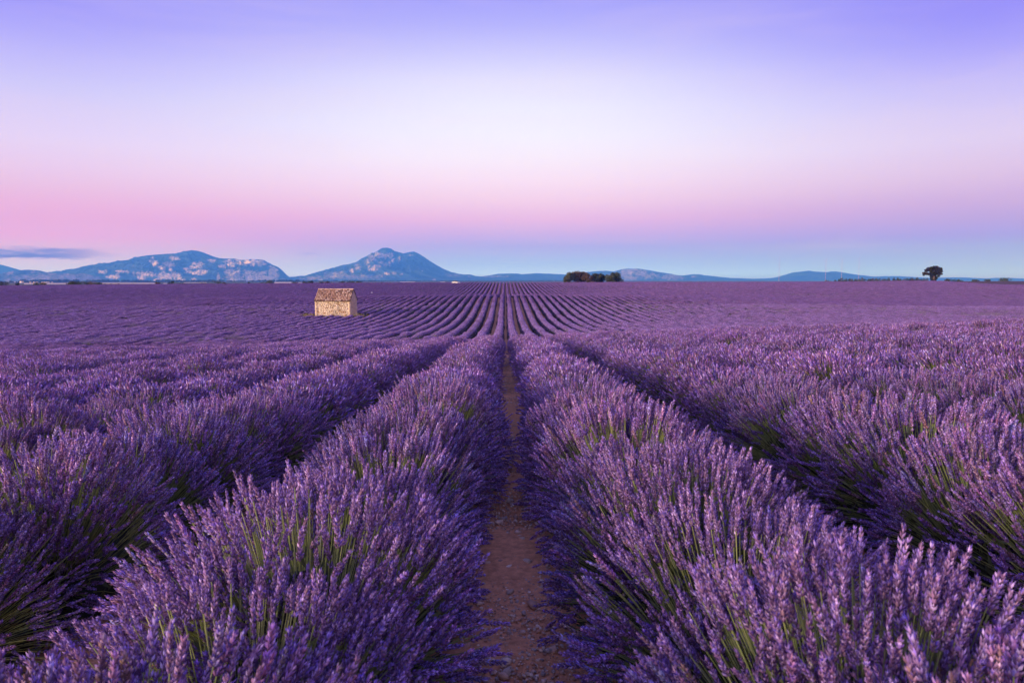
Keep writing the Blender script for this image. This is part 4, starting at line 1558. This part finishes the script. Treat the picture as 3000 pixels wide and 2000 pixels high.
for i, (x, yb, wp, hp) in enumerate([(60, 828, 9, 5), (88, 830, 5, 3.5), (99, 830, 6, 4), (108, 830, 4, 3.5), (123, 830, 4.5, 3.5), (130, 830, 4, 3.2), (136, 830, 4.5, 3.6), (142, 830.5, 3, 3.5), (151.5, 830.5, 3.4, 4)]):
    lab = "largest pale farmhouse, far left on the plain" if i == 0 else "tiny pale farm building, %s from the left on the plain" % ordinal(i + 1)
    farm(x, yb, wp, hp, lab, i)


def mast(x, ytop, label):
    Yd = 4300.0
    X = at_px(x, Yd); g = gz(X, Yd)
    top = px_plane(x, ytop, Yd).z - g
    root = empty("radio_mast", (X, Yd, g))
    tag(root, label, "mast", "radio masts on the right horizon")
    nb = 15
    for k in range(nb):
        m = MB()
        c = np.array([.80, .80, .80]) if k % 2 == 0 else np.array([.45, .06, .05])
        z0, z1 = top * k / nb, top * (k + 1) / nb - .05
        pts = [(1.1 * math.cos(2.094 * q), 1.1 * math.sin(2.094 * q)) for q in range(3)]
        for q in range(3):
            a, b = pts[q], pts[(q + 1) % 3]
            m.tube([(a[0], a[1], z0), (a[0], a[1], z1)], [.28, .28], c, 4)
            m.tube([(a[0], a[1], z0 + .1), (b[0], b[1], (z0 + z1) / 2), (a[0], a[1], z1 - .1)], [.2, .2, .2], c, 3)
        link("red_band" if k % 2 else "white_band", m.mesh("band", M_PAINT), root)


for x, yt, lab in [(2282, 751, "leftmost slender red and white radio mast, standing apart from the others"), (2418, 757, "red and white radio mast, second from the left on the right horizon"),
                   (2465, 756, "third red and white radio mast, before the right hill slope"), (2515, 752, "rightmost slender red and white radio mast above the tree belt")]:
    mast(x, yt, lab)


# ------------------------------------------------------------------ small car at the field's end, white bird over the rows
def car(x, y, rz):
    root = empty("parked_car", (x, y, gz(x, y) + .15), rz)
    tag(root, "small white car with dark windows parked at the top edge of the field", "car")
    M_GL = col_mat("car_glass", .08, .6, 0.0)
    m = MB()
    prof = [(-2.0, .35), (-2.02, .75), (-1.85, .92), (-1.25, .98), (1.0, .95), (1.75, .82), (2.0, .65), (2.02, .35)]
    cab = [(-1.75, .93), (-1.25, 1.42), (-.6, 1.50), (.25, 1.46), (1.0, .95)]

    def prism(mb, pr, w0, w1, c):
        n = len(pr)
        V = [(p[0], -w0 if p[1] < 1 else -w1, p[1]) for p in pr] + [(p[0], w0 if p[1] < 1 else w1, p[1]) for p in pr]
        Fc = [(i, (i + 1) % n, n + (i + 1) % n) for i in range(n)] + [(i, n + (i + 1) % n, n + i) for i in range(n)]
        Fc += [(0, i + 1, i) for i in range(1, n - 1)] + [(n, n + i, n + i + 1) for i in range(1, n - 1)]
        mb.add(np.array(V), np.array(Fc), c)
    prism(m, prof, .86, .86, np.array([.80, .80, .80]))
    link("body", m.mesh("body", M_PAINT), root)
    m = MB(); prism(m, cab, .78, .62, np.array([.02, .025, .035])); link("window", m.mesh("window", M_GL), root)
    m = MB(); m.box((-1.2, -.60, 1.47), (.2, .60, 1.53), np.array([.78, .78, .78])); link("roof", m.mesh("roof", M_PAINT), root)
    for wx in (-1.25, 1.3):
        for s in (-1, 1):
            m = MB(); m.tube([(wx, s * .72, .32), (wx, s * .89, .32)], [.32, .32], np.array([.02, .02, .02]), 14)
            wh = link("wheel", m.mesh("wheel", M_PAINT), root)
            m = MB(); m.tube([(wx, s * .80, .32), (wx, s * .90, .32)], [.18, .18], np.array([.5, .5, .5]), 10); link("rim", m.mesh("rim", M_PAINT), wh)
    for s in (-1, 1):
        m = MB(); m.box((1.9, s * .62 - .14, .58), (2.04, s * .62 + .14, .72), np.array([.8, .8, .75])); link("headlight", m.mesh("headlight", M_PAINT), root)
        m = MB(); m.box((-2.05, s * .66 - .1, .68), (-1.95, s * .66 + .1, .84), np.array([.4, .02, .02])); link("tail_light", m.mesh("tail_light", M_PAINT), root)


car(-24.7, 343.0, R(-38))


def bird():
    p = px_plane(1089.5, 857.5, 150.0)
    root = empty("white_bird", (p.x, p.y, p.z), R(35))
    tag(root, "tiny white bird low over the lavender, right of the hut", "bird")
    m = MB(); c = np.array([.82, .80, .80])
    m.tube([(-.20, 0, -.02), (-.12, 0, 0), (0, 0, .01), (.10, 0, .02), (.16, 0, .045), (.20, 0, .05), (.235, 0, .045)], [.02, .05, .065, .05, .032, .03, .006], c, 8)
    link("body", m.mesh("body", M_PAINT, True), root)
    for s in (-1, 1):
        m = MB()
        V = [(.06, s * .03, .04), (.05, s * .18, .16), (-.02, s * .32, .19), (-.08, s * .16, .13), (-.08, s * .03, .03), (.0, s * .1, .06)]
        m.add(np.array(V), np.array([(0, 1, 5), (1, 3, 5), (1, 2, 3), (3, 4, 5), (4, 0, 5)]), c * .95)
        link("wing", m.mesh("wing", M_PAINT), root)
    m = MB(); m.add(np.array([(-.18, 0, 0), (-.30, .05, -.01), (-.30, -.05, -.01), (-.19, 0, -.025)]), np.array([(0, 1, 2), (3, 2, 1), (0, 3, 1), (0, 2, 3)]), c); link("tail", m.mesh("tail", M_PAINT), root)


bird()


# ------------------------------------------------------------------ the air between here and the mountains
hz = MB()
hz.box((-HAZE_R, -HAZE_R, -75), (HAZE_R, HAZE_R, HAZE_TOP), np.array([1, 1, 1]))
HM = bpy.data.materials.new("haze_air"); HM.use_nodes = True
ht = HM.node_tree; ht.nodes.clear()
pv = ht.nodes.new("ShaderNodeVolumePrincipled")
pv.inputs["Color"].default_value = HAZE_COL + (1,)
pv.inputs["Absorption Color"].default_value = (1, 1, 1, 1)
pv.inputs["Density"].default_value = HAZE_DEN
pv.inputs["Anisotropy"].default_value = 0.0
ho = ht.nodes.new("ShaderNodeOutputMaterial")
ht.links.new(pv.outputs[0], ho.inputs["Volume"])
haze = link("haze", hz.mesh("haze", HM))
tag(haze, "pale blue haze hanging between the field and the mountains", "haze", None, "stuff")
